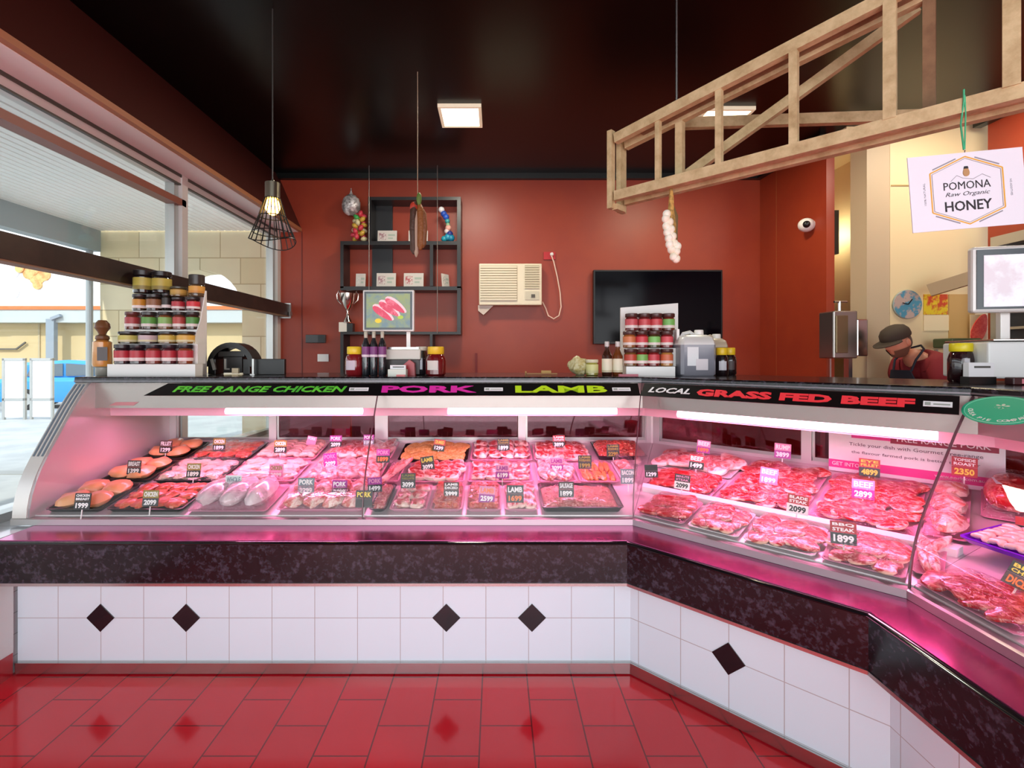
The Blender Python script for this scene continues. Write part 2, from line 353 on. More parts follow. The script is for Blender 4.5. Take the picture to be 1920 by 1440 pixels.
def car(name, label, loc, rotz, paint):
    t = thing(name, label, 'car', loc, rotz)
    P = M(paint[0], paint[1], 0.3, coat=0.8)
    # stations along x (length 4.2), half width, z-levels
    def ring(x, hw, zb, zt, cr=0.12):
        return [(x, -hw+cr*.4, zb), (x, -hw, zb+cr), (x, -hw, zt-cr), (x, -hw+cr, zt), (x, hw-cr, zt), (x, hw, zt-cr), (x, hw, zb+cr), (x, hw-cr*.4, zb)]
    body = MB().loft([ring(-2.1, .62, .35, .72, .1), ring(-2.05, .76, .26, .92), ring(-1.6, .85, .22, .98), ring(0, .86, .2, .95), ring(1.2, .86, .22, .93), ring(1.85, .8, .25, .82), ring(2.1, .62, .33, .66, .1)])
    b = obj('body', body, P, t, True)
    cab = MB().loft([ring(-1.85, .70, .90, .98, .03), ring(-1.5, .62, .90, 1.42, .08), ring(-.4, .64, .90, 1.50, .1), ring(.35, .62, .90, 1.44, .1), ring(1.15, .72, .88, .94, .02)])
    obj('cabin', cab, P, t, True)
    G = M('car_glass', '#4d5c66', 0.08, coat=1)
    for s in (-1, 1):
        obj('side_window', MB().prism([(-1.38, 1.0), (-1.25, 1.32), (-.5, 1.39), (-.5, 1.0)], s*.655, s*.675, 'y'), G, t)
        obj('side_window', MB().prism([(-.42, 1.0), (-.42, 1.39), (.25, 1.33), (.8, 1.0)], s*.655, s*.68, 'y'), G, t)
        for x in (-1.35, 1.3):
            wl_ = MB().lathe([(.2, -.09), (.31, -.09), (.32, -.05), (.32, .05), (.31, .09), (.2, .09)], (0, 0, 0), 20, T(x, s*.78, .32) @ R(PI/2, 'X'))
            o = obj('wheel', wl_, BLK, t, True)
            obj('hub_cap', MB().lathe([(.01, -.095), (.19, -.1), (.2, -.08), (.2, .08), (.19, .1), (.01, .095)], (0, 0, 0), 16, T(x, s*.78, .32) @ R(PI/2, 'X')), ALU, o)
        obj('tail_light', MB().box(-2.11, -1.98, s*.52, s*.74, .62, .84), M('tail_red', '#c5302c', 0.3), t)
        obj('headlight', MB().box(1.95, 2.08, s*.45, s*.7, .55, .7), M('head_clear', '#dfe6ea', 0.2), t)
    obj('rear_window', MB().prism([(-1.80, 1.0), (-1.54, 1.34), (-1.5, 1.34), (-1.76, 1.0)], -.52, .52, 'y'), G, t)
    obj('windscreen', MB().prism([(.42, 1.38), (1.06, .98), (1.10, .98), (.46, 1.4)], -.54, .54, 'y'), G, t)
    obj('bumper', MB().box(-2.16, -2.0, -.7, .7, .3, .5), M(paint[0]+'_bumper', '#a9cde2' if paint[0] == 'car_blue' else '#dddddd', .4), t, bevel=.03)
    obj('number_plate', MB().box(-2.175, -2.16, -.22, .22, .36, .47), WHITE, t)
    return t
car('car', 'bright blue hatchback parked across the street seen through the left window', (-13.2, 16.0, ZG), math.radians(22), ('car_blue', '#2f93d8'))
car('car', 'white car at the left edge of the window behind the white folding boards', (-18.3, 15.2, ZG), math.radians(10), ('car_white', '#e8e6e6'))
# white folding board sign on the pavement
bs = thing('pavement_board', 'tall white folding board with two panels standing on the pavement outside', 'board', (-11.9, 12.5, ZG), math.radians(4))
for x in (-.62, .04):
    fr = obj('frame', MB().box(x, x+.05, -.03, .03, 0, 1.55).box(x+.5, x+.55, -.03, .03, 0, 1.55).box(x, x+.55, -.03, .03, 1.5, 1.56).box(x, x+.55, -.03, .03, .48, .54), ALU, bs)
    obj('panel', MB().box(x+.05, x+.5, -.012, .012, .54, 1.5).box(x+.05, x+.5, -.012, .012, .06, .48), M('board_white', '#f2f2f2', .5), bs)
# ------------------------------------------------------------------ display cases
TAN = math.tan(math.radians(22.5))
C1 = Vector((0.669, 2.395, 0)); C2 = Vector((1.40, 1.664, 0)); L2 = (C2-C1).length
SEG = [dict(o=Vector((0, 2.395, 0)), rz=0.0, s0=-2.36, s1=0.669, k0=0.0, k1=TAN),
       dict(o=C1, rz=-PI/4, s0=0.0, s1=L2, k0=-TAN, k1=TAN),
       dict(o=C2, rz=-PI/2, s0=0.0, s1=1.15, k0=-TAN, k1=0.0)]
def SM(i): return T(*SEG[i]['o']) @ R(SEG[i]['rz'], 'Z')
def zdeck(d): return 0.695+0.182*d
SLOPE = math.atan(0.182)
def prof(i, poly, g0=0.0, g1=0.0, e0=None, e1=None):
    """closed (d,z) outline swept along case i between its mitres"""
    S = SEG[i]; n = len(poly)
    a = [((S['s0'] if e0 is None else e0)+S['k0']*d*(e0 is None)+g0, d, z) for d, z in poly]
    b = [((S['s1'] if e1 is None else e1)+S['k1']*d*(e1 is None)-g1, d, z) for d, z in poly]
    f = [tuple(reversed(range(n))), tuple(range(n, 2*n))]+[(j, (j+1) % n, n+(j+1) % n, n+j) for j in range(n)]
    return MB().add(a+b, f)
GP = [(0.0, .688), (.004, .74), (.016, .80), (.036, .86), (.062, .915), (.098, .975), (.145, 1.045), (.20, 1.125), (.255, 1.205), (.305, 1.27), (.352, 1.325), (.366, 1.336)]
def offs(p, t):
    r = []
    for k, (d, z) in enumerate(p):
        a = p[max(k-1, 0)]; b = p[min(k+1, len(p)-1)]; dx, dz = b[0]-a[0], b[1]-a[1]; q = math.hypot(dx, dz)
        r.append((d+dz/q*t, z-dx/q*t))
    return r
TILE = brick('white_panel_tiles', '#dbe9f1', '#d8e7ef', '#b3b1b2', 0.2005, 0.2005, 0.0018, 0, 'XZ', (2.0525+2.005, 0.1425, 0), 0.12, 0.3, 0.3)
TILE2 = brick('white_panel_tiles_corner', '#dbe9f1', '#d8e7ef', '#b3b1b2', 0.2005, 0.2005, 0.0018, 0, 'XZ', (2.005-0.081, 0.1425, 0), 0.12, 0.3, 0.3)
LINER = M('case_liner', '#d9cfd0', 0.3, 0.35)
HOOD = M('hood_metal', '#9d938f', 0.30, 0.8)
TUBE = M('case_tube', '#ffffff', 0.3, emit=4.0, ecol='#ffc8de')
REFL = M('reflector_pink', '#eeb4c8', 0.35, emit=0.0)
LABELS = ['long straight glass-fronted meat display case with white tiled base', 'angled middle meat display case joining the two straight cases', 'right-hand meat display case running toward the viewer']
CASE = []
DIAM = [[-1.8525, -1.4515, -.2325, .1685], [.481], []]
for i in range(3):
    S = SEG[i]
    t = thing('display_case', LABELS[i], 'display case', S['o'], S['rz'], 'glass meat display cases'); CASE.append(t)
    lo = -2.242 if i == 0 else None
    obj('tiled_base', prof(i, [(-.095, .055), (1.1, .055), (1.1, .56), (-.095, .56)], e0=lo), TILE if i == 0 else TILE2, t)
    obj('kick_plate', prof(i, [(-.110, .006), (-.06, .006), (-.06, .055), (-.110, .055)], e0=lo), STEEL, t)
    for x in DIAM[i]:
        obj('diamond_tile', MB().prism([(x-.066, .26), (x, .194), (x+.066, .26), (x, .326)], -.0985, -.095, 'y'), M('tile_black', '#17151a', 0.12, coat=.3), t, bevel=.001)
    obj('bumper_band', prof(i, [(-.20, .470), (-.10, .470), (-.10, .640), (-.20, .640)], e0=lo), LAM, t)
    obj('band_trim', prof(i, [(-.204, .457), (-.09, .457), (-.09, .470), (-.204, .470)], e0=lo), STEEL, t)
    nose = [(-.20, .640)]+[(-.196-.013*math.sin(a*PI/6), .647-.007*math.cos(a*PI/6)+.0) for a in range(7)]+[(-.19, .655), (-.1, .655), (-.1, .640)]
    obj('bullnose_edge', prof(i, nose, e0=lo), M('laminate_edge', '#121114', 0.1, coat=.6), t, True)
    obj('steel_ledge', prof(i, [(-.19, .655), (-.19, .658), (0.02, .664), (0.02, .60), (-.10, .60), (-.10, .655)], e0=lo), M('ledge_reflected_pink', '#b9598a', .18, .9), t)  # magenta tint stands in for pink case light reflected in the steel
    obj('glass_rail', prof(i, [(-.012, .664), (-.012, .692), (-.002, .696), (.022, .696), (.026, .664)]), ALU, t)
    # front glass, panels
    cuts = [(None, -.655), (-.650, None)] if i == 0 else [(None, None)]
    for a, b in cuts:
        e0 = (-2.29 if i == 0 else None) if a is None else a
        obj('front_glass', prof(i, GP+list(reversed(offs(GP, .006))), g0=.002, g1=.002, e0=e0, e1=b), GLASS, t, True)
    seams = []
    if i == 0: obj('glass_joint', prof(i, offs(GP, -.002)+list(reversed(offs(GP, .008))), e0=-.655, e1=-.650), M('joint_grey', '#6c4a52', .3), t)
    if i < 2:
        # joint at the mitre
        a = offs(GP, -.002); b = offs(GP, .007); m_ = []
        for d, z in a+list(reversed(b)): m_.append((S['s1']+S['k1']*d-.0022, d, z))
        for d, z in a+list(reversed(b)): m_.append((S['s1']+S['k1']*d+.0022, d, z))
        n = len(a)*2
        obj('mitre_joint', MB().add(m_, [tuple(reversed(range(n))), tuple(range(n, 2*n))]+[(j, (j+1) % n, n+(j+1) % n, n+j) for j in range(n)]), M('joint_grey', '#6c4a52', .3), t)
        # glass divider inside the case, along the mitre
        q = [(.03, .72)]+[(d+.02, z-.01) for d, z in GP[2:9]]+[(.30, 1.18), (.95, 1.18), (.95, .90)]
        v = [(S['s1']+S['k1']*d-.010, d, z) for d, z in q]+[(S['s1']+S['k1']*d-.005, d, z) for d, z in q]; n = len(q)
        if i == 0: obj('glass_divider', MB().add(v, [tuple(reversed(range(n))), tuple(range(n, 2*n))]+[(j, (j+1) % n, n+(j+1) % n, n+j) for j in range(n)]), GLASS, t)
    # deck, hood, tube, top, rear
    ip = -2.28 if i == 0 else None
    obj('sloping_deck', prof(i, [(.026, .60), (.026, .664), (.03, zdeck(.03)), (1.03, zdeck(1.03)), (1.03, .60)], g0=.001, g1=.001, e0=ip), LINER, t)
    obj('light_hood', prof(i, [(.395, 1.192), (.395, 1.335), (.66, 1.335), (.66, 1.25), (.56, 1.192)], e0=ip), HOOD, t)
    obj('reflector', prof(i, [(.505, 1.135), (.50, 1.192), (.56, 1.192), (.565, 1.135)], e0=ip), REFL, t)
    tb = [(a, b) for a, b in ([(-1.565, -.775), (-.28, .70)], [(.02, L2+.05)], [(0.15, 1.1)])[i]]
    for a, b in tb:
        obj('light_tube', MB().tube([(a, .452, 1.168), (b, .452, 1.168)], .019, 12), TUBE, t, True)
        ar = area('case_light', (0, 0, 0), (0, 0, 0), (b-a), .05, 12*(b-a), (1.0, .23, .50)); ar.location = SM(i) @ Vector(((a+b)/2, .47, 1.143)); ar.rotation_euler = (math.radians(-8), 0, S['rz'])
    obj('service_top', prof(i, [(.352, 1.338), (.352, 1.362)]+[(.352+.008*(1-math.cos(a*PI/6)), 1.362+.008*math.sin(a*PI/6)) for a in range(1, 4)]+[(1.12, 1.370), (1.12, 1.338)], e0=(-2.36 if i == 0 else None)), LAM, t)
    obj('top_trim', prof(i, [(.347, 1.344), (.347, 1.350), (.352, 1.350), (.352, 1.344)]), M('trim_dark', '#77767a', .4, .6), t)
    obj('rear_sill', prof(i, [(1.03, .60), (1.03, .90), (1.07, .90), (1.07, .60)], e0=ip), LINER, t)
    obj('rear_head', prof(i, [(1.02, 1.19), (1.02, 1.338), (1.08, 1.338), (1.08, 1.19)], e0=ip), HOOD, t)
    S0 = (-2.28 if i == 0 else S['s0']+S['k0']*1.05); S1 = S['s1']+S['k1']*1.05
    posts = [S0+.02, -1.56, -.80, .18, S1-.03] if i == 0 else ([S0+.03, .5, S1-.03] if i == 1 else [S0+.03, .5, S1])
    for k, x in enumerate(posts):
        ww = .05 if not (i == 0 and k == 2) else .09
        obj('rear_post', MB().box(x-ww/2, x+ww/2, 1.03, 1.07, .90, 1.19), LINER, t)
    for k in range(len(posts)-1):
        d = obj('sliding_door', MB().box(posts[k]+.03, posts[k+1]-.03, 1.046, 1.052, .92, 1.175), WGLASS if (i, k) == (0, 0) else glass('door_glass', (.62, .30, .38, 1), .05, .03, gcol=(1, .7, .8, 1)), t)
        obj('door_frame', MB().box(posts[k]+.028, posts[k+1]-.028, 1.04, 1.058, .90, .92).box(posts[k]+.028, posts[k+1]-.028, 1.04, 1.058, 1.175, 1.19).box(posts[k]+.026, posts[k]+.04, 1.04, 1.058, .92, 1.175), ALU, d)
# added pink lamp brightens the left end beyond the tubes; end panel
ar = area('case_light', SM(0) @ Vector((-1.80, .50, 1.13)), (math.radians(-8), 0, 0), .7, .05, 3.5, (1.0, .25, .50))
t = CASE[0]
ep = GP+[(.40, 1.338), (1.10, 1.338), (1.10, .66), (0, .66)]
obj('end_panel', MB().add([(-2.29, d, z) for d, z in ep]+[(-2.278, d, z) for d, z in ep], [tuple(reversed(range(len(ep)))), tuple(range(len(ep), 2*len(ep)))]+[(j, (j+1) % len(ep), len(ep)+(j+1) % len(ep), len(ep)+j) for j in range(len(ep))]), LINER, t)
fr = offs(GP, -.004); fb = offs(GP, .05)
obj('end_frame', prof(0, fr+list(reversed(fb)), e0=-2.36, e1=-2.29), M('end_frame_white', '#d2cfc9', .25, .3), t, True)
for k in range(3):
    g = offs(GP, -.006)[5:11]; g2 = offs(GP, -.003)[5:11]
    obj('grey_stripe', prof(0, g+list(reversed(g2)), e0=-2.352+k*.022, e1=-2.342+k*.022), M('stripe_steel_blue', '#7d8a97', .2, .6), t, True)
# small product sticker on the hood, left end
sv = CASE[0]
st = obj('hood_sticker', MB().prism([(-2.16, 1.226), (-2.20, 1.206), (-2.06, 1.206), (-2.03, 1.226)], .393, .395, 'y'), M('sticker_pink', '#c8848a', .5), sv)

# ---- sign strips along the top of the glass
def strip(i, x0, x1, slant=0):
    d0, z0, d1, z1 = .285, 1.272, .337, 1.336
    o = .006
    q = [(d0-o, z0), (d1-o, z1), (d1-o+.004, z1), (d0-o+.004, z0-.002)]
    v = [(x0+(slant if k in (1, 2) else 0), d, z) for k, (d, z) in enumerate(q)]+[(x1, d, z) for d, z in q]
    return MB().add(v, [(3, 2, 1, 0), (4, 5, 6, 7)]+[(j, (j+1) % 4, 4+(j+1) % 4, 4+j) for j in range(4)])
SIGNB = M('sign_black', '#0c0b0d', 0.3)
STRM = T(0, .3045, 1.304) @ R(-math.atan2(.052, .064), 'X') @ UPRIGHT
def strip_text(par, body, xc, width, size, mat, bold=.02, shear=0.0, dz=0.0, ang=0.0):
    m = moved(text_mb(body, size, width, bold, shear, .0012), T(xc, 0, 0) @ STRM @ T(0, dz, .002) @ R(ang, 'Z'))
    return obj('lettering', m, mat, par)
sA = obj('sign_strip', strip(0, -1.92, SEG[0]['s1']+.118, .10), SIGNB, CASE[0])
GRN = M('letter_green', '#6bd63a', .4, mix=('#2f9a34', 9, .35, .7)); GRN2 = M('letter_lime', '#b6dd1e', .4); PNK = M('letter_magenta', '#d52ba0', .4)
RD = M('letter_red', '#ef3b44', .4); WHT = M('letter_white', '#eeeeee', .4)
def xs(px, Y=2.70): return (px-VX)*Y/F
for body, a, b, sz, mt, bold, sh in (('FREE RANGE CHICKEN', 326, 650, .040, GRN, .03, .3), ('PORK', 716, 893, .046, PNK, .04, 0), ('LAMB', 966, 1138, .046, GRN2, .035, 0)):
    strip_text(sA, body, (xs(a)+xs(b))/2, xs(b)-xs(a), sz, mt, bold, sh)
for a, b in ((655, 691), (908, 943), (1148, 1182)):
    m = moved(MB().box(xs(a), xs(b), -.011, .011, 0, .0015), STRM)
    q = obj('sticker', m, PAPER, sA)
    obj('sticker_mark', moved(MB().box(xs(a)+.006, xs(a)+.028, -.006, .006, .0015, .002).box(xs(a)+.034, xs(b)-.006, -.003, .001, .0015, .002), STRM), M('sticker_ink', '#9aa39a', .5), q)
sB = obj('sign_strip', strip(1, SEG[1]['s0']-.118+.002, SEG[1]['s1']+.118-.002), SIGNB, CASE[1])
def s2(px):   # pixel column -> position along the corner case at the sign's depth
    n = C1+Vector((math.sin(PI/4), math.cos(PI/4), 0))*.305; k = (px-VX)/F
    return (k*n.y-n.x)/(math.cos(PI/4)*(1+k))
strip_text(sB, 'LOCAL', (s2(1217)+s2(1295))/2, s2(1295)-s2(1217), .034, WHT, .02, .3)
strip_text(sB, 'GRASS FED BEEF', (s2(1307)+s2(1716))/2, s2(1716)-s2(1307), .042, RD, .05, 0, -.002)
q = obj('sticker', moved(MB().box(s2(1731), s2(1786), -.012, .012, 0, .0015), STRM), PAPER, sB)
obj('sticker_mark', moved(MB().box(s2(1734), s2(1745), -.007, .007, .0015, .002).box(s2(1750), s2(1782), -.004, .002, .0015, .002), STRM), M('sticker_ink', '#9aa39a', .5), q)
# ------------------------------------------------------------------ meat
def meatmat(name, lean, fat, scale, lo, hi, rough=.3, bumps=.35, rim=None, emax=5):
    m = M(name, lean, rough, mix=(fat, scale, lo, hi, emax), bump=(scale*1.4, bumps), coat=.35)
    for q in m.node_tree.nodes:
        if q.type == 'TEX_NOISE' and abs(q.inputs['Scale'].default_value-scale) < 1e-4: q.inputs['Distortion'].default_value = 1.2; q.inputs['Roughness'].default_value = .55
    if rim:
        nt = m.node_tree; n = nt.nodes; l = nt.links; b = n['Principled BSDF']; col = b.inputs['Base Color'].links[0].from_socket
        t = n.new('ShaderNodeTexCoord'); mp = n.new('ShaderNodeMapping'); mp.inputs['Location'].default_value = (-1, -1, 0); mp.inputs['Scale'].default_value = (2, 2, 0)
        ln = n.new('ShaderNodeVectorMath'); ln.operation = 'LENGTH'; l.new(t.outputs['Generated'], mp.inputs[0]); l.new(mp.outputs[0], ln.inputs[0])
        r = n.new('ShaderNodeMapRange'); r.inputs[1].default_value = rim[1]; r.inputs[2].default_value = rim[1]+.1; l.new(ln.outputs['Value'], r.inputs[0])
        mx = n.new('ShaderNodeMix'); mx.data_type = 'RGBA'; l.new(r.outputs[0], mx.inputs[0]); l.new(col, mx.inputs[6]); mx.inputs[7].default_value = srgb(rim[0]); l.new(mx.outputs[2], b.inputs['Base Color'])
    return m
BEEF = meatmat('beef_meat', '#b5141e', '#f2b0a0', 30, .50, .62, rim=('#f0c4ac', .95))
BEEFR = meatmat('beef_red', '#ad0f18', '#e89486', 34, .52, .66)
PORKM = meatmat('pork_meat', '#d8685f', '#f6d3c6', 24, .42, .58, rim=('#f8e2d6', .82))
PORKF = meatmat('pork_fatty', '#d8665f', '#f8dccf', 22, .40, .58)
LAMBM = meatmat('lamb_meat', '#bb2a2a', '#f4cbb8', 30, .45, .58, rim=('#f6dccb', .80))
CHICK = meatmat('chicken_breast', '#eba068', '#f2b98a', 10, .35, .7, bumps=.1)
CHICKP = meatmat('chicken_pale', '#eecab8', '#e39c8a', 18, .45, .7, bumps=.2)
MARIN = meatmat('marinated_red', '#cf4a3a', '#e88a62', 30, .45, .7)
MARINO = meatmat('marinated_orange', '#e0762f', '#f2b25f', 40, .42, .66)
CRUMB = meatmat('crumbed_gold', '#dfa24a', '#f3cf86', 70, .4, .6, rough=.7, bumps=.7)
BAGM = meatmat('wrapped_poultry', '#cbb2bb', '#e9d5d8', 12, .4, .65, rough=.2, bumps=.3)
MINCE = meatmat('mince_meat', '#c43a35', '#f1b5a3', 90, .45, .6, rough=.4, bumps=1.0)
DICE = meatmat('diced_meat', '#c63f36', '#eb9c7c', 60, .45, .65)

def slab(seed, w, l, h, irr=.2, dome=.5, nr=20):
    """an irregular cut of meat: outline w x l, thickness h"""
    r = random.Random(seed); ph = [r.uniform(0, 6.28) for _ in range(4)]; m = MB(); rings = []
    def rad(a): return 1+irr*(math.sin(a+ph[0])*.6+math.sin(2*a+ph[1])*.7+math.sin(3*a+ph[2])*.5+math.sin(5*a+ph[3])*.2)
    for s, z in ((.80, 0), (.97, .12), (1.0, .45), (.95, .78), (.80, .93), (.55, 1.0+dome*.12), (.25, 1.0+dome*.22)):
        ring = []
        for k in range(nr):
            a = 2*PI*k/nr; q = rad(a)*s
            x, y = q*w/2*math.cos(a), q*l/2*math.sin(a)
            zz = h*z+h*.22*noise.noise(Vector((x*22+seed, y*22, seed*1.7)))*(z > .3)
            ring.append((x, y, zz))
        rings.append(ring)
    return m.loft(rings)
def lump(seed, w, l, h, amp=.12, n=16, mm=9):
    """a rounded joint / fillet"""
    m = MB().ball((0, 0, 0), 1, n, mm); v = []
    for x, y, z in m.v:
        k = 1+amp*noise.noise(Vector((x*1.6+seed*3.1, y*1.6, z*1.6)))*2
        tp = 1-.28*max(y, 0)
        v.append((x*w/2*k*tp, y*l/2*k, (z*.5*h*k*tp)+h*.45))
    m.v = v; return m
def cubes(seed, w, l, n=18):
    """a heap of diced pieces, one stuff mesh"""
    r = random.Random(seed); m = MB()
    for _ in range(n):
        x, y = r.uniform(-w/2, w/2), r.uniform(-l/2, l/2); h = .008+.022*(1-(2*x/w)**2)*(1-(2*y/l)**2)*r.random()
        m.box(-.011, .011, -.011, .011, -.011, .011, T(x, y, .018+h) @ R(r.uniform(0, 3), 'Z') @ R(r.uniform(-.5, .5), 'X'))
    return m
def heap(seed, w, l, h, nx=26, ny=26, sc=60, amp=.012):
    m = MB(); v = []; f = []
    for j in range(ny+1):
        for i in range(nx+1):
            x, y = (i/nx-.5), (j/ny-.5); e = max(0, 1-(2*abs(x))**4)*max(0, 1-(2*abs(y))**4)
            v.append((x*w, y*l, h*(e**.5)+amp*e*(noise.noise(Vector((x*w*sc, y*l*sc, seed)))+.5*noise.noise(Vector((x*w*sc*2, y*l*sc*2, seed))))))
    for j in range(ny):
        for i in range(nx): a = j*(nx+1)+i; f.append((a, a+1, a+nx+2, a+nx+1))
    b = len(v); v += [(-w/2, -l/2, 0), (w/2, -l/2, 0), (w/2, l/2, 0), (-w/2, l/2, 0)]; f.append((b, b+3, b+2, b+1))
    return m.add(v, f)
def wormheap(seed, w, l, h, n=120):
    """mince: short strands"""
    m = heap(seed, w, l, h*.8, 14, 14); r = random.Random(seed)
    for _ in range(n):
        x, y = r.uniform(-.44, .44)*w, r.uniform(-.44, .44)*l; a = r.uniform(0, 6.3); z = h*.8*(max(0, 1-(2*abs(x)/w)**4)*max(0, 1-(2*abs(y)/l)**4))**.5
        p = [(x+math.cos(a)*t*.012, y+math.sin(a)*t*.012, z+.003*math.sin(t*2)) for t in (-1, 0, 1)]
        m.tube(p, .0028, 5)
    return m
def wing(seed):
    r = random.Random(seed)
    return MB().tube([(-.055, 0, .015), (-.03, .004, .02), (0, .012, .022), (.03, .004, .018), (.055, -.004, .014)], [.010, .017, .015, .02, .009], 10)
KIND = {   # name -> (object name, category, mesh maker, footprint)
 'breast': ('chicken_breast', 'chicken', lambda s: lump(s, .095, .16, .05, .10), CHICK),
 'thigh': ('chicken_thigh', 'chicken', lambda s: lump(s, .10, .12, .045, .2), CHICKP),
 'marin': ('marinated_cut', 'meat', lambda s: lump(s, .085, .12, .035, .22), MARIN),
 'wing': ('chicken_wing', 'chicken', wing, CHICKP),
 'bird': ('wrapped_chicken', 'chicken', lambda s: lump(s, .15, .22, .085, .08), BAGM),
 'pork': ('pork_chop', 'pork', lambda s: slab(s, .10, .14, .02), PORKM),
 'belly': ('pork_belly_slice', 'pork', lambda s: slab(s, .05, .17, .022, .06), PORKF),
 'lamb': ('lamb_chop', 'lamb', lambda s: slab(s, .065, .10, .02, .2), LAMBM),
 'lambl': ('lamb_cut', 'lamb', lambda s: lump(s, .075, .12, .04, .2), LAMBM),
 'steak': ('beef_steak', 'beef', lambda s: slab(s, .13, .19, .015, .24), BEEF),
 'steakr': ('beef_steak', 'beef', lambda s: slab(s, .12, .17, .02, .22), BEEFR),
 'fillet': ('beef_fillet', 'beef', lambda s: lump(s, .08, .22, .045, .1), BEEFR),
 'roast': ('rolled_roast', 'beef', lambda s: lump(s, .16, .26, .12, .05), BEEFR),
 'porkj': ('pork_joint', 'pork', lambda s: lump(s, .13, .19, .07, .15), PORKF),
 'crumb': ('crumbed_schnitzel', 'schnitzel', lambda s: slab(s, .10, .13, .016, .14), CRUMB),
 'kebab': ('marinated_skewer', 'skewer', lambda s: lump(s, .03, .15, .03, .2), MARINO),
 'ribs': ('pork_rib', 'pork', lambda s: slab(s, .035, .15, .022, .05), PORKF),
}
_pm = {}
def piece_mesh(kind, v):
    if (kind, v) not in _pm: _pm[(kind, v)] = mesh(KIND[kind][0], KIND[kind][2](v+3), KIND[kind][3], True)
    return _pm[(kind, v)]
def dm(i, s, d, h=0.0, rz=0.0):
    """matrix on the sloping deck of case i"""
    return SM(i) @ T(s, d, zdeck(d)+.002) @ R(SLOPE, 'X') @ T(0, 0, h) @ R(rz, 'Z')
TRAYM = {'black': M('tray_black', '#141214', .3), 'white': M('tray_white', '#ece4e4', .3), 'purple': M('tray_purple', '#6a12c9', .3), 'clear': M('tray_pink', '#d99ab0', .3), 'steel': STEEL}
def dish(w, l, h=.03, lip=.008):
    m = MB(); a, b = w/2, l/2
    def rg(k, z, c=.012): return [(-a+k+c, -b+k, z), (a-k-c, -b+k, z), (a-k, -b+k+c, z), (a-k, b-k-c, z), (a-k-c, b-k, z), (-a+k+c, b-k, z), (-a+k, b-k-c, z), (-a+k, -b+k+c, z)]
    return m.loft([rg(.014, 0), rg(.004, h-.003), rg(0, h-.003), rg(0, h), rg(lip, h), rg(.014+.006, .004)])
def film(w, l, z, h, seed):
    m = MB(); v = []; f = []; n = 14
    for j in range(n+1):
        for i in range(n+1):
            x, y = i/n-.5, j/n-.5; e = max(0, 1-(2*abs(x))**6)*max(0, 1-(2*abs(y))**6)
            v.append((x*(w-.006), y*(l-.006), z+.001+h*e**.6+.004*e*noise.noise(Vector((x*9+seed, y*9, seed)))))
    N = len(v)
    for j in range(n):
        for i in range(n): a = j*(n+1)+i; f.append((a, a+1, a+n+2, a+n+1))
    return m.add(v, f)
TAGGED = []
NT = [0]
def tray(i, s0, s1, d0, d1, kind, desc, what, col='black', n=(3, 2), rz=0.0, wrap=True, tilt=None, h=.02, name='meat_tray', shape=None, lift=0.0):
    """desc: where / how to tell the tray; what: plural of the cuts; kind: KIND key or 'mince'/'dice'"""
    NT[0] += 1; k0 = NT[0]; rr = random.Random(k0)
    w, l = s1-s0-.006, d1-d0-.006; s, d = (s0+s1)/2, (d0+d1)/2
    t = thing(name, desc, 'tray', (0, 0, 0), 0, 'meat trays in the display cases')
    t.matrix_world = dm(i, s, d, lift, rz)
    obj('dish', dish(w, l, h), TRAYM[col], t, True)
    base = dm(i, s, d, lift, rz)
    top = .05
    if kind in ('mince', 'dice'):
        mt = MINCE if kind == 'mince' else DICE
        mb = wormheap(k0, w-.03, l-.03, .035) if kind == 'mince' else cubes(k0, w-.05, l-.05, int(w*l*3200))
        if kind == 'dice':
            hb_ = heap(k0, w-.035, l-.035, .018); mb.add(hb_.v, hb_.f)
        o = obj(what[0], mb, mt, None, kind == 'mince'); o.matrix_world = base @ T(0, 0, .008)
        tag(o, what[1], 'meat'); o['kind'] = 'stuff'; top = .045
    else:
        nx, ny = n; st = 1.0
        for b in range(ny):
            for a in range(nx):
                x = (-.5+(a+.5)/nx)*(w-.04)+rr.uniform(-.006, .006); y = (.5-(b+.5)/ny)*(l-.04)+rr.uniform(-.006, .006)
                me = piece_mesh(kind, rr.randrange(6)); o = bpy.data.objects.new(KIND[kind][0], me); COL.objects.link(o)
                flat = kind in ('steak', 'steakr', 'pork', 'lamb', 'belly', 'crumb', 'ribs')
                ft = shape or {'steak': (.135, .20), 'steakr': (.125, .18), 'pork': (.105, .145), 'lamb': (.07, .105), 'belly': (.055, .175), 'crumb': (.105, .135), 'ribs': (.04, .155),
                      'breast': (.10, .165), 'thigh': (.105, .125), 'marin': (.09, .125), 'wing': (.12, .045), 'bird': (.155, .225), 'lambl': (.08, .125), 'fillet': (.085, .225), 'roast': (.165, .265), 'porkj': (.135, .195), 'kebab': (.035, .155)}[kind]
                ov = 1.5 if flat else 1.16; fx = (w-.03)/nx/ft[0]*ov; fy = (l-.03)/ny/ft[1]*ov; fz = min(1.25, max(.7, (fx+fy)/2))
                tx = (.04 if flat else 0)+rr.uniform(-.06, .06)
                o.matrix_world = base @ T(x*(.96 if flat else 1), y*(.96 if flat else 1), .010+(.006*(b % 2)+.006*(a % 2)+rr.uniform(0, .008))*flat) @ R(tx, 'X') @ R(rr.uniform(-.12, .12), 'Y') @ R(rr.uniform(-.5, .5) if flat else rr.uniform(-.2, .2), 'Z') @ Matrix.Diagonal((fx, fy, fz, 1))
                tag(o, what, KIND[kind][1], 'cuts in tray: '+desc)
        top = {'bird': .09, 'roast': .13, 'porkj': .08, 'breast': .06, 'fillet': .055, 'thigh': .055, 'marin': .045}.get(kind, .042)
    if wrap:
        f_ = obj('cling_wrap', film(w, l, h, top-h+.012, k0), FILM, t, True)
    return t
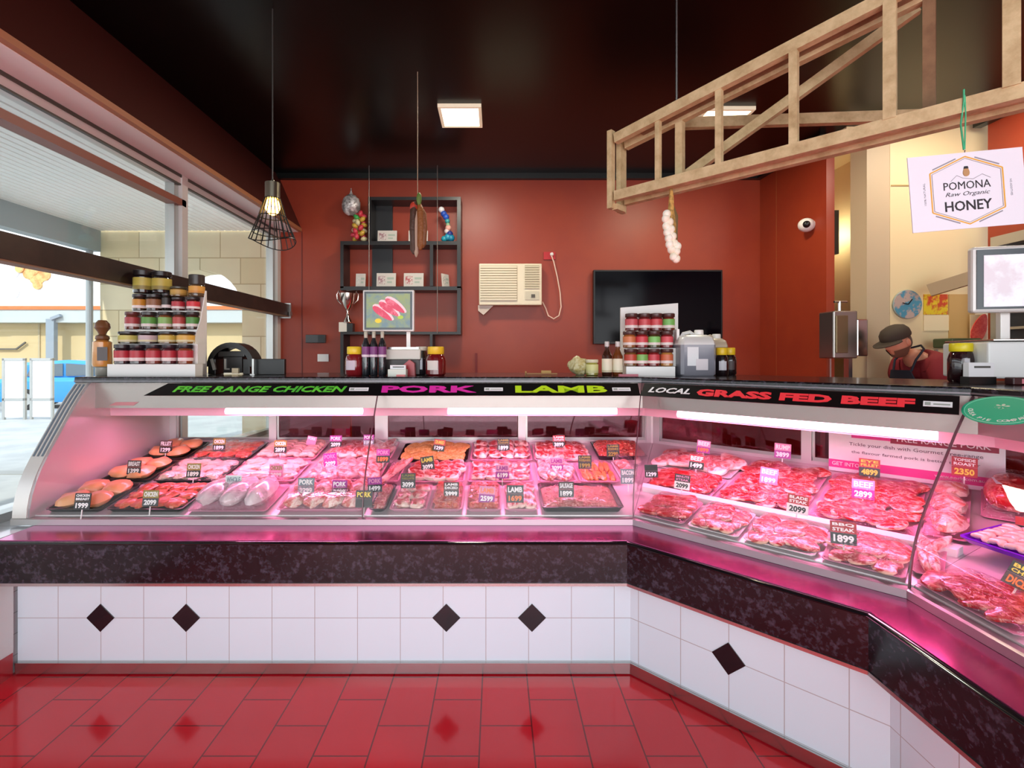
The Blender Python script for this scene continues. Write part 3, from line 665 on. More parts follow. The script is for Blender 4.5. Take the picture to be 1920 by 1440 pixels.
# --- long case: columns of trays, front row to back row
tray(0, -2.25, -1.965, .04, .36, 'breast', 'front tray of orange chicken breasts beside the left end panel', 'orange chicken breast in the front tray at the left end', n=(2, 2), wrap=False)
tray(0, -2.25, -1.965, .38, .68, 'breast', 'middle tray of orange chicken breasts beside the left end panel', 'orange chicken breast in the middle tray at the left end', n=(2, 2), wrap=False)
tray(0, -2.25, -1.965, .70, 1.0, 'breast', 'rear tray of orange chicken breasts beside the left end panel', 'orange chicken breast in the rear tray at the left end', n=(2, 2), wrap=False)
tray(0, -1.945, -1.56, .04, .35, 'marin', 'front tray of red marinated chicken, second column from the left end', 'red marinated chicken piece in the front tray beside the wrapped chickens', n=(4, 3), wrap=False)
tray(0, -1.945, -1.56, .37, .67, 'thigh', 'middle tray of pale chicken thighs, second column from the left end', 'pale chicken thigh in the middle tray of the second column', n=(4, 3))
tray(0, -1.945, -1.56, .69, 1.0, 'marin', 'rear tray of pink chicken pieces, second column from the left end', 'pink chicken piece in the rear tray of the second column', n=(4, 3))
tray(0, -1.54, -1.14, .04, .35, 'bird', 'front tray of whole chickens in clear bags', 'whole chicken in a clear bag at the front glass', col='clear', n=(3, 1), h=.012, wrap=True)
tray(0, -1.54, -1.14, .37, .67, 'thigh', 'middle tray of chicken pieces right behind the bagged chickens', 'chicken piece in the tray right behind the bagged chickens', n=(3, 3), col='clear')
tray(0, -1.54, -1.14, .69, 1.0, 'wing', 'rear tray of chicken wings in the third column', 'chicken wing in the rear tray of the third column', n=(4, 6), col='clear')
tray(0, -1.10, -.66, .04, .36, 'porkj', 'front tray of pork knuckles and joints in the pork column', 'pork joint with fat cap in the front pork tray', n=(4, 2), col='clear')
tray(0, -1.10, -.66, .38, .68, 'belly', 'middle tray of pork belly slices in the pork column', 'pork belly slice in the middle pork tray', n=(7, 2), col='clear')
tray(0, -1.10, -.66, .70, 1.0, 'pork', 'rear tray of pork chops in the pork column', 'pork chop in the rear tray of the pork column', n=(5, 2), col='clear')
tray(0, -.635, -.545, .04, .34, 'mince', 'narrow front tray of red mince behind the yellow-lettered black tag', ('pork_mince', 'bright red mince heaped in the narrow front tray'))
tray(0, -.64, -.545, .36, .64, 'ribs', 'narrow middle tray of pork ribs', 'pork rib in the narrow middle tray', n=(2, 1), col='clear')
tray(0, -.535, -.345, .04, .33, 'lambl', 'front tray of lamb pieces, first right of the glass joint', 'lamb piece in the front tray just right of the glass joint', n=(2, 3), col='clear')
tray(0, -.335, -.165, .04, .33, 'dice', 'front tray of diced lamb, second right of the glass joint', ('diced_lamb', 'diced red lamb in the second front tray right of the joint'), col='clear')
tray(0, -.155, .03, .04, .33, 'dice', 'front tray of diced red meat, third right of the glass joint', ('diced_beef', 'diced deep red meat in the third front tray right of the joint'), col='clear')
tray(0, .04, .215, .04, .33, 'lamb', 'front tray of pale lamb chops, fourth right of the glass joint', 'pale lamb chop in the fourth front tray right of the joint', n=(3, 3), col='clear')
tray(0, .225, .64, .04, .33, 'mince', 'wide front tray of orange seasoned mince at the right corner', ('seasoned_mince', 'orange red seasoned mince in the wide front tray'), h=.03)
tray(0, -.52, -.175, .36, .64, 'lamb', 'middle tray of lamb chops in front of the golden crumbed tray', 'lamb chop in the middle tray in front of the golden crumbed cuts', n=(4, 3), col='clear')
tray(0, -.165, .215, .36, .64, 'lambl', 'large middle tray of lamb cuts in the centre of the long case', 'lamb cut in the large middle tray at the centre', n=(4, 3), col='clear')
tray(0, .235, .46, .36, .64, 'belly', 'middle tray of pale rolled meat slices', 'pale pink slice in the middle tray left of the orange skewers', n=(4, 2), col='clear')
tray(0, .47, .70, .36, .64, 'kebab', 'middle tray of orange marinated skewers', 'orange marinated skewer in the middle tray', n=(6, 2), col='clear')
tray(0, -.62, -.175, .67, .97, 'crumb', 'black rear tray of golden crumbed schnitzels', 'golden crumbed schnitzel in the black rear tray', n=(5, 3), wrap=False)
tray(0, -.165, .23, .67, 1.0, 'lambl', 'rear tray of lamb pieces behind the centre tray', 'lamb piece in the rear centre tray', n=(4, 3), col='clear')
tray(0, .24, .60, .67, .97, 'lamb', 'rear tray of lamb chops right of centre', 'lamb chop in the rear tray right of centre', n=(5, 3), col='clear')
tray(0, .64, .96, .70, .98, 'dice', 'black rear tray of red diced meat at the corner', ('diced_shank', 'red diced meat in the black rear corner tray'), h=.03)
tray(0, .71, .83, .38, .66, 'porkj', 'pale bagged joints in the narrow tray beside the corner glass', 'pale bagged joint beside the corner glass', n=(1, 2), col='white')
# --- corner case
def sd(px, py, i=1, h=.03):
    """deck position of case i that projects to a pixel (solved in 3D)"""
    inv = SM(i).inverted(); o = inv @ Vector((0, 0, EYE)); p = inv @ W(px, py, 1.0); r = p-o
    k = (zdeck(0)+h+.182*o.y-o.z)/(r.z-.182*r.y)
    q = o+r*k; return q.x, q.y
tray(1, .0, .235, .03, .285, 'steakr', 'front tray of red steaks nearest the corner of the angled case', 'red steak in the front tray nearest the corner', n=(2, 3), col='clear', h=.012)
tray(1, .25, .475, .03, .285, 'steak', 'front tray of pink cuts, second from the corner in the angled case', 'pink cut in the second front tray of the angled case', n=(3, 3), col='white', h=.012)
tray(1, .49, .755, .03, .285, 'steak', 'front tray of marbled steaks, third from the corner in the angled case', 'marbled steak in the third front tray of the angled case', n=(3, 3), col='white', h=.012)
tray(1, .77, 1.025, .03, .285, 'steak', 'front tray of large beef slices at the right end of the angled case', 'large beef slice in the front tray below the 1899 steak tag', n=(3, 3), col='clear', h=.012)
tray(1, -.13, .235, .345, .60, 'steakr', 'rear tray of deep red beef slices nearest the corner', 'deep red beef slice in the tray in front of the flat white trays', n=(4, 3), col='clear', h=.012)
tray(1, .25, .64, .345, .92, 'steak', 'large rear tray of marbled beef in the middle of the angled case', 'marbled beef slice in the large rear tray of the angled case', n=(4, 6), col='clear', h=.012)
tray(1, .655, 1.025, .345, .92, 'steak', 'large rear tray of beef under the 4899 fillet tag', 'beef slice in the large rear tray under the 4899 tag', n=(4, 6), col='clear', h=.012)
tray(1, -.24, .0, .62, .90, 'pork', 'flat white rear tray with pale meat nearest the corner', 'pale slice in the flat white rear tray', n=(2, 2), col='white', h=.01)
tray(1, .01, .235, .62, .90, 'pork', 'flat white rear tray with pale meat beside the marbled beef', 'pale slice in the white rear tray beside the marbled beef', n=(2, 2), col='white', h=.01)
obj('row_divider', prof(1, [(.293, .72), (.293, .775), (.332, .785), (.332, .72)], g0=.012, g1=.012), M('divider_white', '#f3ecec', .3), CASE[1])
# --- right-hand case
tray(1, 1.035, 1.175, .40, .95, 'porkj', 'long tray of pale bagged pork between the beef and the purple tray', 'pale bagged pork joint left of the purple tray', n=(1, 3), col='clear', h=.012)
tray(1, 1.03, 1.12, .09, .37, 'belly', 'small tray of pale fatty slices just left of the corner joint', 'pale fatty slice just left of the right corner joint', n=(2, 2), col='clear', h=.012)
tray(1, 1.20, 1.40, .66, .98, 'roast', 'tray with a large red roast behind the purple tray', 'large red rolled roast with a white label', n=(1, 1), col='clear', h=.012)
tray(2, -.17, .10, .33, .55, 'wing', 'purple tray packed with rows of small white cuts', 'small white cut in the purple tray', n=(4, 6), col='purple', h=.022, rz=.12, lift=.045, wrap=False)
tray(2, -.02, .32, .03, .22, 'steakr', 'front tray of raw chops against the right case glass', 'raw pink chop in the front tray of the right case', n=(4, 2), col='clear', h=.012)
tray(2, .08, .40, .24, .32, 'lamb', 'narrow tray of raw pink cuts in front of the purple tray', 'raw pink cut in front of the purple tray', n=(4, 1), col='clear', h=.012)
tray(2, .12, .50, .34, .62, 'mince', 'tray of red mince right of the purple tray', ('beef_mince', 'red mince in the tray right of the purple tray'), col='clear')
tray(2, -.0, .5, .66, .98, 'belly', 'rear tray of pale slices in the right case', 'pale slice in the rear tray of the right case', n=(7, 2), col='white')
cd = MB().prism([(-.05, 0), (.05, 0), (.045, .075), (-.04, .082)], -.002, .002, 'y')
s_, d_ = sd(1873, 925, 2, .05)
c_ = obj('card', cd, M('card_cream', '#f1f0d2', .5)); c_.matrix_world = SM(2) @ T(-.42, .82, zdeck(.82)+.045) @ R(-.25, 'X') @ R(.5, 'Z')
tag(c_, 'blank cream card standing behind the roast in the right case', 'card')
q_ = MB().box(-.045, .045, -.035, .035, 0, .0012)
lb = obj('paper_label', q_, PAPER); lb.matrix_world = dm(1, 1.285, .78, .132, .2); tag(lb, 'white paper label lying on top of the red roast', 'label')

# --- price tags
TB = M('tag_black', '#120d0e', .35); TW = M('tag_white', '#f2eeee', .4)
TAGC = {'gold': M('tag_gold', '#8a7a22', .4), 'brown': M('tag_brown', '#4a3230', .4), 'mag': M('tag_magenta', '#9c2390', .4), 'pink': M('tag_pink', '#e08ab4', .4), 'pale': M('tag_pale', '#d8e4e2', .4),
        'black': TB, 'grey': M('tag_grey', '#7b8a93', .4), 'orange': M('tag_orange', '#f0762e', .4), 'yellow': M('tag_yellow', '#e6cf4a', .4), 'white': TW, 'red': M('tag_red', '#a8222c', .4)}
def price_tag(i, px, py, title, price, tc, place, inkt='white', inkp='white', size=.078, rot=0.0, pc='black', h=.05):
    s, d = sd(px, py+16, i, h)
    p = SM(i) @ Vector((s, d, zdeck(d)+h-.004))
    t = thing('price_tag', '', 'price tag', p, 0, 'price tags standing among the meat')
    t['label'] = place
    yaw = SEG[i]['rz']*.55 + rot*.3; t.rotation_euler = (-.16, rot, yaw)
    wd, ht = size, size*.50
    tp = obj('title_panel', MB().box(-wd/2, wd/2, -.0015, .0015, ht+.001, ht*2), TAGC[tc], t)
    pp = obj('price_panel', MB().box(-wd/2, wd/2, -.0015, .0015, 0, ht), TAGC[pc], t)
    obj('pin', MB().box(-.0025, .0025, .0015, .004, -.045, ht), WHITE, t)
    if title:
        ls = title.split('/'); k = len(ls)
        for j, x in enumerate(ls):
            obj('lettering', moved(text_mb(x, ht*.62/k, wd*.84, .03, 0, .0006), T(0, -.0018, ht*(1.5+(.5-(j+.5)/k)*.85)) @ UPRIGHT), TAGC[inkt], tp)
    if price: obj('figures', moved(text_mb(price, ht*.66, wd*.78, .04, 0, .0006), T(0, -.0018, ht*.5) @ UPRIGHT), TAGC[inkp], pp)
    return t
for a in [
 (0, 310, 832, 'FILLET', '1299', 'brown', 'brown 1299 price tag over the rear orange chicken'),
 (0, 250, 872, 'BREAST', '1399', 'brown', 'brown 1399 price tag over the middle orange chicken'),
 (0, 153, 938, 'CHICKEN/BREAST', '1999', 'black', 'black 1999 price tag over the front orange chicken'),
 (0, 410, 828, 'CHICKEN', '1899', 'gold', 'gold-topped 1899 price tag at the back of the second column'),
 (0, 362, 878, 'CHICKEN', '1899', 'gold', 'gold-topped 1899 price tag over the pale chicken thighs'),
 (0, 281, 932, 'CHICKEN', '2099', 'gold', 'gold-topped 2099 price tag over the red marinated chicken'),
 (0, 525, 832, 'CHICKEN', '2899', 'gold', 'gold-topped 2899 price tag over the chicken wings'),
 (0, 517, 880, 'CHICKEN', '2099', 'pink', 'faded pink 2099 tag right behind the bagged chickens', 'gold', 'white', .078, 0, 'pink'),
 (0, 436, 905, 'WHOLE', 'CHICKEN', 'pale', 'pale mint tag over the bagged chickens', 'grey', 'grey', .085, 0, 'pale'),
 (0, 573, 910, 'PORK', '2299', 'grey', 'grey blue 2299 tag at the left of the pork column', 'white', 'white', .085, 0, 'grey'),
 (0, 636, 912, 'PORK', '2099', 'mag', 'purple and black 2099 tag in the front of the pork column'),
 (0, 582, 818, 'PORK', '', 'pink', 'small pale pink tag at the very back left of the pork', 'white', 'white', .06, .2, 'pink'),
 (0, 629, 822, 'PORK', '2099', 'mag', 'purple 2099 tag at the back of the pork column'),
 (0, 620, 858, 'PORK', '2099', 'mag', 'magenta 2099 tag over the pork belly slices', 'pink', 'white', .08, -.12, 'mag'),
 (0, 691, 818, 'PORK', '1199', 'mag', 'purple and grey 1199 tag left of the glass joint', 'white', 'white', .07, 0, 'grey'),
 (0, 718, 850, 'PORK', '1899', 'mag', 'magenta tag with orange 1899 figures', 'pink', 'orange', .08),
 (0, 703, 905, 'PORK', '1499', 'mag', 'magenta 1499 tag crossing the glass joint', 'pink', 'white', .075, -.05),
 (0, 682, 934, 'PORK', '', 'black', 'black tag with yellow PORK lettering', 'yellow', 'white', .082),
 (0, 765, 898, 'LAMB/FOREQUARTER', '3099', 'black', 'black 3099 LAMB tag with gold lettering left of the lamb chops', 'gold'),
 (0, 803, 864, 'LAMB', '3099', 'black', 'tilted 3099 LAMB tag in front of the golden crumbed tray', 'yellow', 'white', .078, -.15),
 (0, 822, 828, 'CRUMBED', '1299', 'red', 'leaning 1299 tag at the back of the golden crumbed tray', 'yellow', 'white', .072, .15),
 (0, 846, 916, 'LAMB/DICED', '3999', 'brown', 'brown 3999 tag over the diced lamb'),
 (0, 912, 925, 'LAMB', '2599', 'pink', 'pink 2599 tag over the diced deep red meat', 'orange', 'white', .08, .08, 'mag'),
 (0, 966, 925, 'LAMB', '1699', 'black', 'black tag with orange 1699 figures', 'white', 'orange', .085),
 (0, 944, 828, 'LAMB/CHOPS', '1899', 'black', 'black 1899 LAMB tag behind the centre trays', 'gold'),
 (0, 942, 880, 'LAMB', '6199', 'pink', 'magenta 6199 tag lying over the centre lamb tray', 'mag', 'white', .076, 0, 'mag'),
 (0, 1048, 822, 'LAMB/CUTLETS', '3899', 'red', 'red 3899 LAMB tag at the back right of centre'),
 (0, 1044, 866, 'LAMB', '3099', 'pink', 'pink 3099 tag over the pale slices', 'mag', 'white', .076, 0, 'mag'),
 (0, 1097, 862, 'LAMB/KEBABS', '1999', 'black', 'black 1999 tag with gold lettering over the skewers', 'gold', 'gold'),
 (0, 1062, 915, 'SAUSAGE', '1899', 'brown', 'brown 1899 tag over the orange seasoned mince'),
 (0, 1150, 840, 'LAMB/SHANKS', '2299', 'black', 'black LAMB SHANKS tag in the corner', 'gold', 'gold'),
 (0, 1178, 890, 'BACON', '1899', 'grey', 'grey 1899 tag beside the corner glass', 'white', 'white', .08, 0, 'grey'),
 (1, 1318, 832, 'BEEF', '1899', 'pink', 'pink tag with orange 1899 figures behind the flat white trays', 'white', 'orange', .075, .1, 'mag'),
 (1, 1305, 862, 'BEEF', '1499', 'red', 'dark red 1499 tag between the flat white trays', 'white', 'white', .078, .08),
 (1, 1222, 878, '', '1299', 'black', 'low 1299 tag just right of the corner glass', 'white', 'white', .07, -.1),
 (1, 1278, 900, 'MINUTE/STEAK', '2099', 'black', 'tilted black 2099 tag above the white divider', 'pink', 'black', .075, .08, 'white'),
 (1, 1467, 842, 'RUMP', '3899', 'pink', 'pink 3899 tag at the back of the marbled beef', 'white', 'white', .082, .05, 'mag'),
 (1, 1440, 890, 'BEEF', '1899', 'pink', 'pale pink 1899 tag lying on the marbled beef', 'white', 'white', .08, .12, 'pink'),
 (1, 1494, 946, 'BLADE/STEAK', '2099', 'red', 'dark red BLADE STEAK tag standing on the divider', 'white', 'black', .082, .12, 'white'),
 (1, 1582, 1003, 'BBQ/STEAK', '1899', 'red', 'dark STEAK 1899 tag over the front right beef', 'white', 'white', .085),
 (1, 1630, 876, 'EYE/FILLET', '4899', 'red', 'dark FILLET 4899 tag in front of the pork banner', 'yellow', 'yellow', .085, .05),
 (1, 1618, 918, 'BEEF', '2899', 'pink', 'pink 2899 tag in the middle of the rear right beef', 'white', 'white', .085, .05, 'mag'),
 (2, 1808, 876, 'TOPSIDE/ROAST', '2350', 'red', 'dark red ROAST tag in front of the red roast', 'white', 'yellow', .085, 0, 'red', .13),
 (2, 1906, 1085, 'BEEF/CHEEK', 'DICED', 'black', 'tilted tag with yellow and red lettering at the right edge', 'yellow', 'orange', .075, .4, 'brown'),
 (2, 1926, 985, '', '1299', 'red', 'dark red tag half out of the right edge of the picture', 'white', 'white', .06),
]: price_tag(*a)
# free range pork banner behind the right end of the corner case
bn = thing('pork_banner', 'white FREE RANGE PORK banner with pink stripes behind the beef', 'banner', SM(1) @ Vector((.93, .965, .875)), -PI/4)
obj('board', MB().box(-.31, .35, 0, .006, 0, .235), M('banner_white', '#f6eef2', .5), bn)
obj('top_stripe', MB().box(-.21, -.05, -.002, 0, .185, .225), M('banner_pink', '#f0409a', .5), bn)
obj('title_stripe', MB().box(-.05, .33, -.002, 0, .175, .225), M('banner_maroon', '#a02f4c', .5), bn)
ts = bn.children[-1]
obj('lettering', moved(text_mb('FREE RANGE PORK', .026, .33, .01), T(.14, -.003, .2) @ UPRIGHT), M('banner_letters', '#fbe4ec', .5), ts)
obj('bottom_stripe', MB().box(-.31, .33, -.002, 0, .02, .062), M('banner_pink', '#f0409a', .5), bn)
b2 = bn.children[-1]
obj('lettering', moved(text_mb('GET INTO IT', .02, .15, .01), T(-.22, -.003, .042) @ UPRIGHT), M('banner_letters', '#fbe4ec', .5), b2)
obj('lettering', moved(text_mb('www.pork.com.au', .018, .17, .0), T(.2, -.003, .042) @ UPRIGHT), M('banner_letters', '#fbe4ec', .5), b2)
obj('lettering', moved(text_mb('Tickle your dish with Gourmet Free-range', .022, .50), T(.03, -.001, .150) @ UPRIGHT), M('banner_ink', '#6c5060', .5), bn)
obj('lettering', moved(text_mb('the flavour farmed pork is better than ever', .018, .48), T(.03, -.001, .110) @ UPRIGHT), M('banner_ink', '#6c5060', .5), bn)
# orange board behind the sliding doors
one('orange_board', MB().box(-1.245, -1.10, 3.72, 3.74, .0, 1.20), M('orange_plastic', '#e8862a', .4), 'orange plastic board standing behind the glass doors of the long case', 'board')
one('rear_bench', MB().box(-2.1, 2.2, 5.0, 5.5, 0, .88).box(-2.1, 2.2, 4.96, 5.5, .88, .92), BRUSH, 'steel bench along the red back wall seen through the case doors', 'bench')
# ------------------------------------------------------------------ things on the service top
TZ = 1.3705
def jar(px0, px1, pyt, pyb, Y, lidc, labc, bodc, label, group, short=False, name='preserve_jar', band=None, zbase=None, cat='jar', lidh=.2):
    a = W((px0+px1)/2, pyb, Y); r = (px1-px0)*Y/F/2; h = (pyb-pyt)*Y/F
    if zbase is not None: h += a.z-zbase; a.z = zbase
    t = thing(name, label, cat, a, 0, group)
    hl = h*lidh; r2 = r*.96
    body = MB().lathe([(r2*.86, 0), (r2, h*.04), (r2, h*(1-lidh)-.012), (r2*.86, h*(1-lidh)-.003), (r2*.84, h*(1-lidh))], n=18)
    obj('body', body, M('jar_'+bodc, '#'+bodc, .12, coat=.6), t, True)
    obj('lid', MB().lathe([(r*.93, h*(1-lidh)), (r*.97, h*(1-lidh)+.002), (r*.97, h-.003), (r*.9, h)], n=18), M('lid_'+lidc, '#'+lidc, .3), t, True)
    lo, hi = h*.16, h*(1-lidh)*.86
    lb_ = obj('paper_label', MB().lathe([(r2*1.004, lo), (r2*1.02, lo), (r2*1.02, hi), (r2*1.004, hi)], n=18), M('label_'+labc, '#'+labc, .45), t, True)
    obj('label_band', MB().lathe([(r2*1.022, lo+.001), (r2*1.03, lo+.001), (r2*1.03, lo+(hi-lo)*.32), (r2*1.022, lo+(hi-lo)*.32)], n=18), M('label_'+(band or 'e7d6d2'), '#'+(band or 'e7d6d2'), .45), lb_, True)
    return t
# left stepped display of preserves
YS = [2.90, 2.98, 3.06, 3.14]
zb = [1.440, 1.561, 1.652, 1.775]
stand = thing('jar_stand', 'white stepped cardboard stand full of preserve jars on the left', 'display stand', W(283, 700, 2.95)*1.0)
stand.location = (W(283, 700, 2.95).x, 2.95, TZ)
sx0, sx1 = -.255, .235
def stx(px, y): return (px-VX)*(2.95+y)/F-stand.location.x
obj('plinth', MB().box(stx(201, -.085), stx(366, -.085), -.085, -.012, 0, zb[0]-TZ), WHITE, stand)
for k, (a, b) in enumerate(((.0, -.015), (.03, .0), (.03, .0))):
    obj('step', MB().box(stx((222, 234, 248)[k], YS[k+1]-2.99), stx(371, YS[k+1]-2.99), YS[k+1]-2.95-.042, YS[k+1]-2.95+.040, 0.0005+(zb[k]-TZ), zb[k+1]-TZ-.001), WHITE, stand)
for x in (-.12, .03, .16):
    obj('divider', MB().box(x-.004, x+.004, .07, .15, zb[1]-TZ, zb[2]-TZ), WHITE, stand)
obj('side_panel', MB().prism([(-.05, 0), (.16, 0), (.16, .53), (.15, .53), (.10, .35), (-.02, .12)], .236, .242, 'x'), WHITE, stand)
obj('back_panel', MB().box(stx(262, .25), .178, .245, .255, 0, .54), WHITE, stand)
pos5 = ['leftmost', 'second', 'middle', 'fourth', 'rightmost']
for k, (a, b) in enumerate(((216, 244), (245, 272), (275, 302), (305, 331), (335, 361))):
    jar(a, b, 646, 683, YS[0], '241c22', 'b3313c', ('2c1a20', '2c1a20', '7a3426', '4a1a20', '7c3c22')[k], pos5[k]+' red-labelled jar on the bottom row of the left stand', 'preserve jars on the left stand', zbase=zb[0])
for k, (a, b, c, d_) in enumerate(((224, 258, 'c9bd62', '3b2f1c'), (262, 296, 'c3acb0', '2a1d1e'), (299, 331, 'cdae4c', '6b4a20'), (333, 365, 'd8a94a', '7a5424'))):
    jar(a, b, 622, 646, YS[1], '2b2526', c, d_, ('yellow-labelled squat jar at the left of the second row', 'white-labelled squat jar in the second row', 'third squat jar of the second row with yellow label', 'orange-labelled squat jar at the right of the second row')[k], 'preserve jars on the left stand', band='d8c9a0', zbase=zb[1])
for k, (a, b, c, d_) in enumerate(((236, 261, 'a83a3e', '6d3427'), (267, 293, '5f9a46', '4a2a20'), (298, 323, '86b05f', '7b4a2a'), (325, 348, 'b3453f', '6d3427'), (350, 373, '4f8a3d', '43261c'))):
    jar(a, b, 585, 618, YS[2], '5b2b27' if k == 0 else '2c2424', c, d_, pos5[k]+' jar in the third row of the left stand', 'preserve jars on the left stand', zbase=zb[2])
for k, (a, b, yt, c, d_, la) in enumerate(((250, 274, 552, 'c98a2c', '3a2a1c', 'amber-labelled jar at the left of the fourth row'), (276, 303, 552, '8d5c3a', '37241a', 'brown-labelled jar in the fourth row'), (304, 321, 548, '2c2622', '1c1612', 'narrow dark jar in the fourth row'),
                                          (323, 346, 558, 'b3303a', '4a1c1c', 'red-labelled jar in the fourth row beneath an ochre one'), (351, 374, 558, 'd23540', '4a1c1c', 'bright red-labelled jar at the right of the fourth row'))):
    jar(a, b, yt, 584, YS[3], '2c2424', c, d_, la, 'preserve jars on the left stand', zbase=zb[3])
ztop = W(0, 552, YS[3]).z
for (a, b, yt, yb, c, d_, la) in ((252, 286, 508, 552, 'bdb052', '241b1c', 'topmost dark jar with olive label, left of the pair'), (287, 320, 510, 552, 'b9a94c', '221a1a', 'topmost dark jar with olive label, right of the pair')):
    jar(a, b, yt, yb, YS[3], '1f191a', c, d_, la, 'preserve jars on the left stand', band='8a7d3c', lidh=.22, zbase=ztop+.004)
z5 = W(0, 558, YS[3]).z+.004
jar(321, 350, 538, 558, YS[3]+.0, '4b4a3c', 'c09a4c', '6d5128', 'ochre-labelled jar stacked at the right of the top pair', 'preserve jars on the left stand', band='a88a44', zbase=z5, lidh=.22)
jar(355, 383, 516, 558, YS[3]+.0, '3a3430', 'd6a04a', '5c4a34', 'tall grey-lidded jar alone at the top right of the left stand', 'preserve jars on the left stand', zbase=z5, lidh=.45, band='c98b3a')
# amber mill-shaped bottle left of the stand
b_ = thing('amber_bottle', 'amber bottle with a turned wooden stopper left of the jar stand', 'bottle', (W(192, 700, 2.92).x, 2.92, TZ), .66)
obj('base', MB().lathe([(.030, 0), (.034, .005), (.034, .05), (.046, .055)], n=18), M('bottle_base_grey', '#8d8a80', .3), b_, True)
obj('body', MB().lathe([(.046, .055), (.050, .07), (.047, .2), (.03, .212)], n=18), M('amber_glass', '#c98a3c', .15, coat=.6), b_, True)
obj('label', MB().prism([(-.024, .09), (.024, .09), (.024, .17), (-.024, .17)], -.0515, -.042, 'y'), M('label_dark', '#4d4b4a', .4), b_)
obj('stopper', MB().lathe([(.030, .212), (.036, .22), (.034, .235), (.018, .245), (.024, .262), (.040, .285), (.036, .31), (.02, .33)], n=18), M('stopper_wood', '#6b4426', .4), b_, True)
# black arched machine
am = thing('arched_machine', 'black machine with a broad arched hood behind the counter on the left', 'machine', (W(441, 700, 3.2).x, 3.2, TZ))
def arc(r0, r1, y0, y1, a0=0.0, a1=PI, sx=1.0, zc=0.0, n=16):
    p = [(r1*sx*math.cos(a0+(a1-a0)*k/n), zc+r1*math.sin(a0+(a1-a0)*k/n)) for k in range(n+1)]+[(r0*sx*math.cos(a1-(a1-a0)*k/n), zc+r0*math.sin(a1-(a1-a0)*k/n)) for k in range(n+1)]
    m = MB()
    for k in range(n): m.prism([p[k], p[k+1], p[2*n-k], p[2*n+1-k]], y0, y1, 'y')
    return m
obj('hood', arc(.122, .155, -.06, .06, sx=.98, zc=.05), BLK, am, True)
obj('visor', MB().box(-.085, .085, -.05, .05, .112, .15), BLK, am, bevel=.004)
obj('leg', MB().box(-.150, -.10, -.05, .05, 0, .10), BLK, am, bevel=.004); obj('leg', MB().box(.075, .12, -.05, .05, 0, .10), BLK, am, bevel=.004)
obj('bracket', MB().bar((-.12, -.056, .10), (-.10, -.056, .03), .012, .02), ALU, am)
obj('core', MB().box(-.06, .06, -.03, .04, .01, .112), M('machine_core', '#19181a', .3), am)
obj('gauge', MB().box(-.052, -.04, -.036, -.03, .035, .10).box(-.05, -.02, -.036, -.03, .03, .038), ALU, am)
obj('knob', MB().box(.005, .045, -.05, -.03, .006, .04), M('knob_cream', '#e6d6b4', .4), am)
one('card_terminal', MB().box(W(476, 0, 3.12).x, W(537, 0, 3.12).x, 3.09, 3.12, TZ, TZ+.10), BLK, 'black tilted display screen between the arched machine and red wall', 'screen', bevel=.003)
tm = thing('screen_post', 'clear plastic post standing left of the black screen', 'post', (W(475, 0, 3.06).x, 3.06, TZ)); obj('post', MB().box(-.006, .006, -.006, .006, 0, .10), ALU, tm); obj('foot', MB().box(-.014, .014, -.014, .014, 0, .006), ALU, tm)

# generic bottle
def bottle(px, pyt, Y, w_, bodc, capc, labc, label, group=None, neck=.35, name='sauce_bottle', lab=(.12, .5), band=None):
    a = W(px, 700, Y); a.z = TZ; h = W(px, pyt, Y).z-TZ; r = w_*Y/F/2
    t = thing(name, label, 'bottle', a, 0, group)
    obj('body', MB().lathe([(r*.9, 0), (r, .006), (r, h*(1-neck)), (r*.8, h*(1-neck)+.012), (r*.42, h*(1-neck)+.04), (r*.38, h*.88)], n=18), M('bot_'+bodc, '#'+bodc, .1, coat=.7), t, True)
    obj('cap', MB().lathe([(r*.44, h*.86), (r*.46, h*.87), (r*.46, h), (r*.4, h+.002)], n=14), M('cap_'+capc, '#'+capc, .35), t, True)
    if labc:
        l_ = obj('paper_label', MB().lathe([(r*1.003, h*lab[0]), (r*1.02, h*lab[0]), (r*1.02, h*lab[1]), (r*1.003, h*lab[1])], n=18), M('label_'+labc, '#'+labc, .5), t, True)
        obj('label_band', MB().lathe([(r*1.022, h*lab[0]+.002), (r*1.03, h*lab[0]+.002), (r*1.03, h*(lab[0]+.06)), (r*1.022, h*(lab[0]+.06))], n=18), M('label_'+(band or 'dccfd6'), '#'+(band or 'dccfd6'), .5), l_, True)
    return t
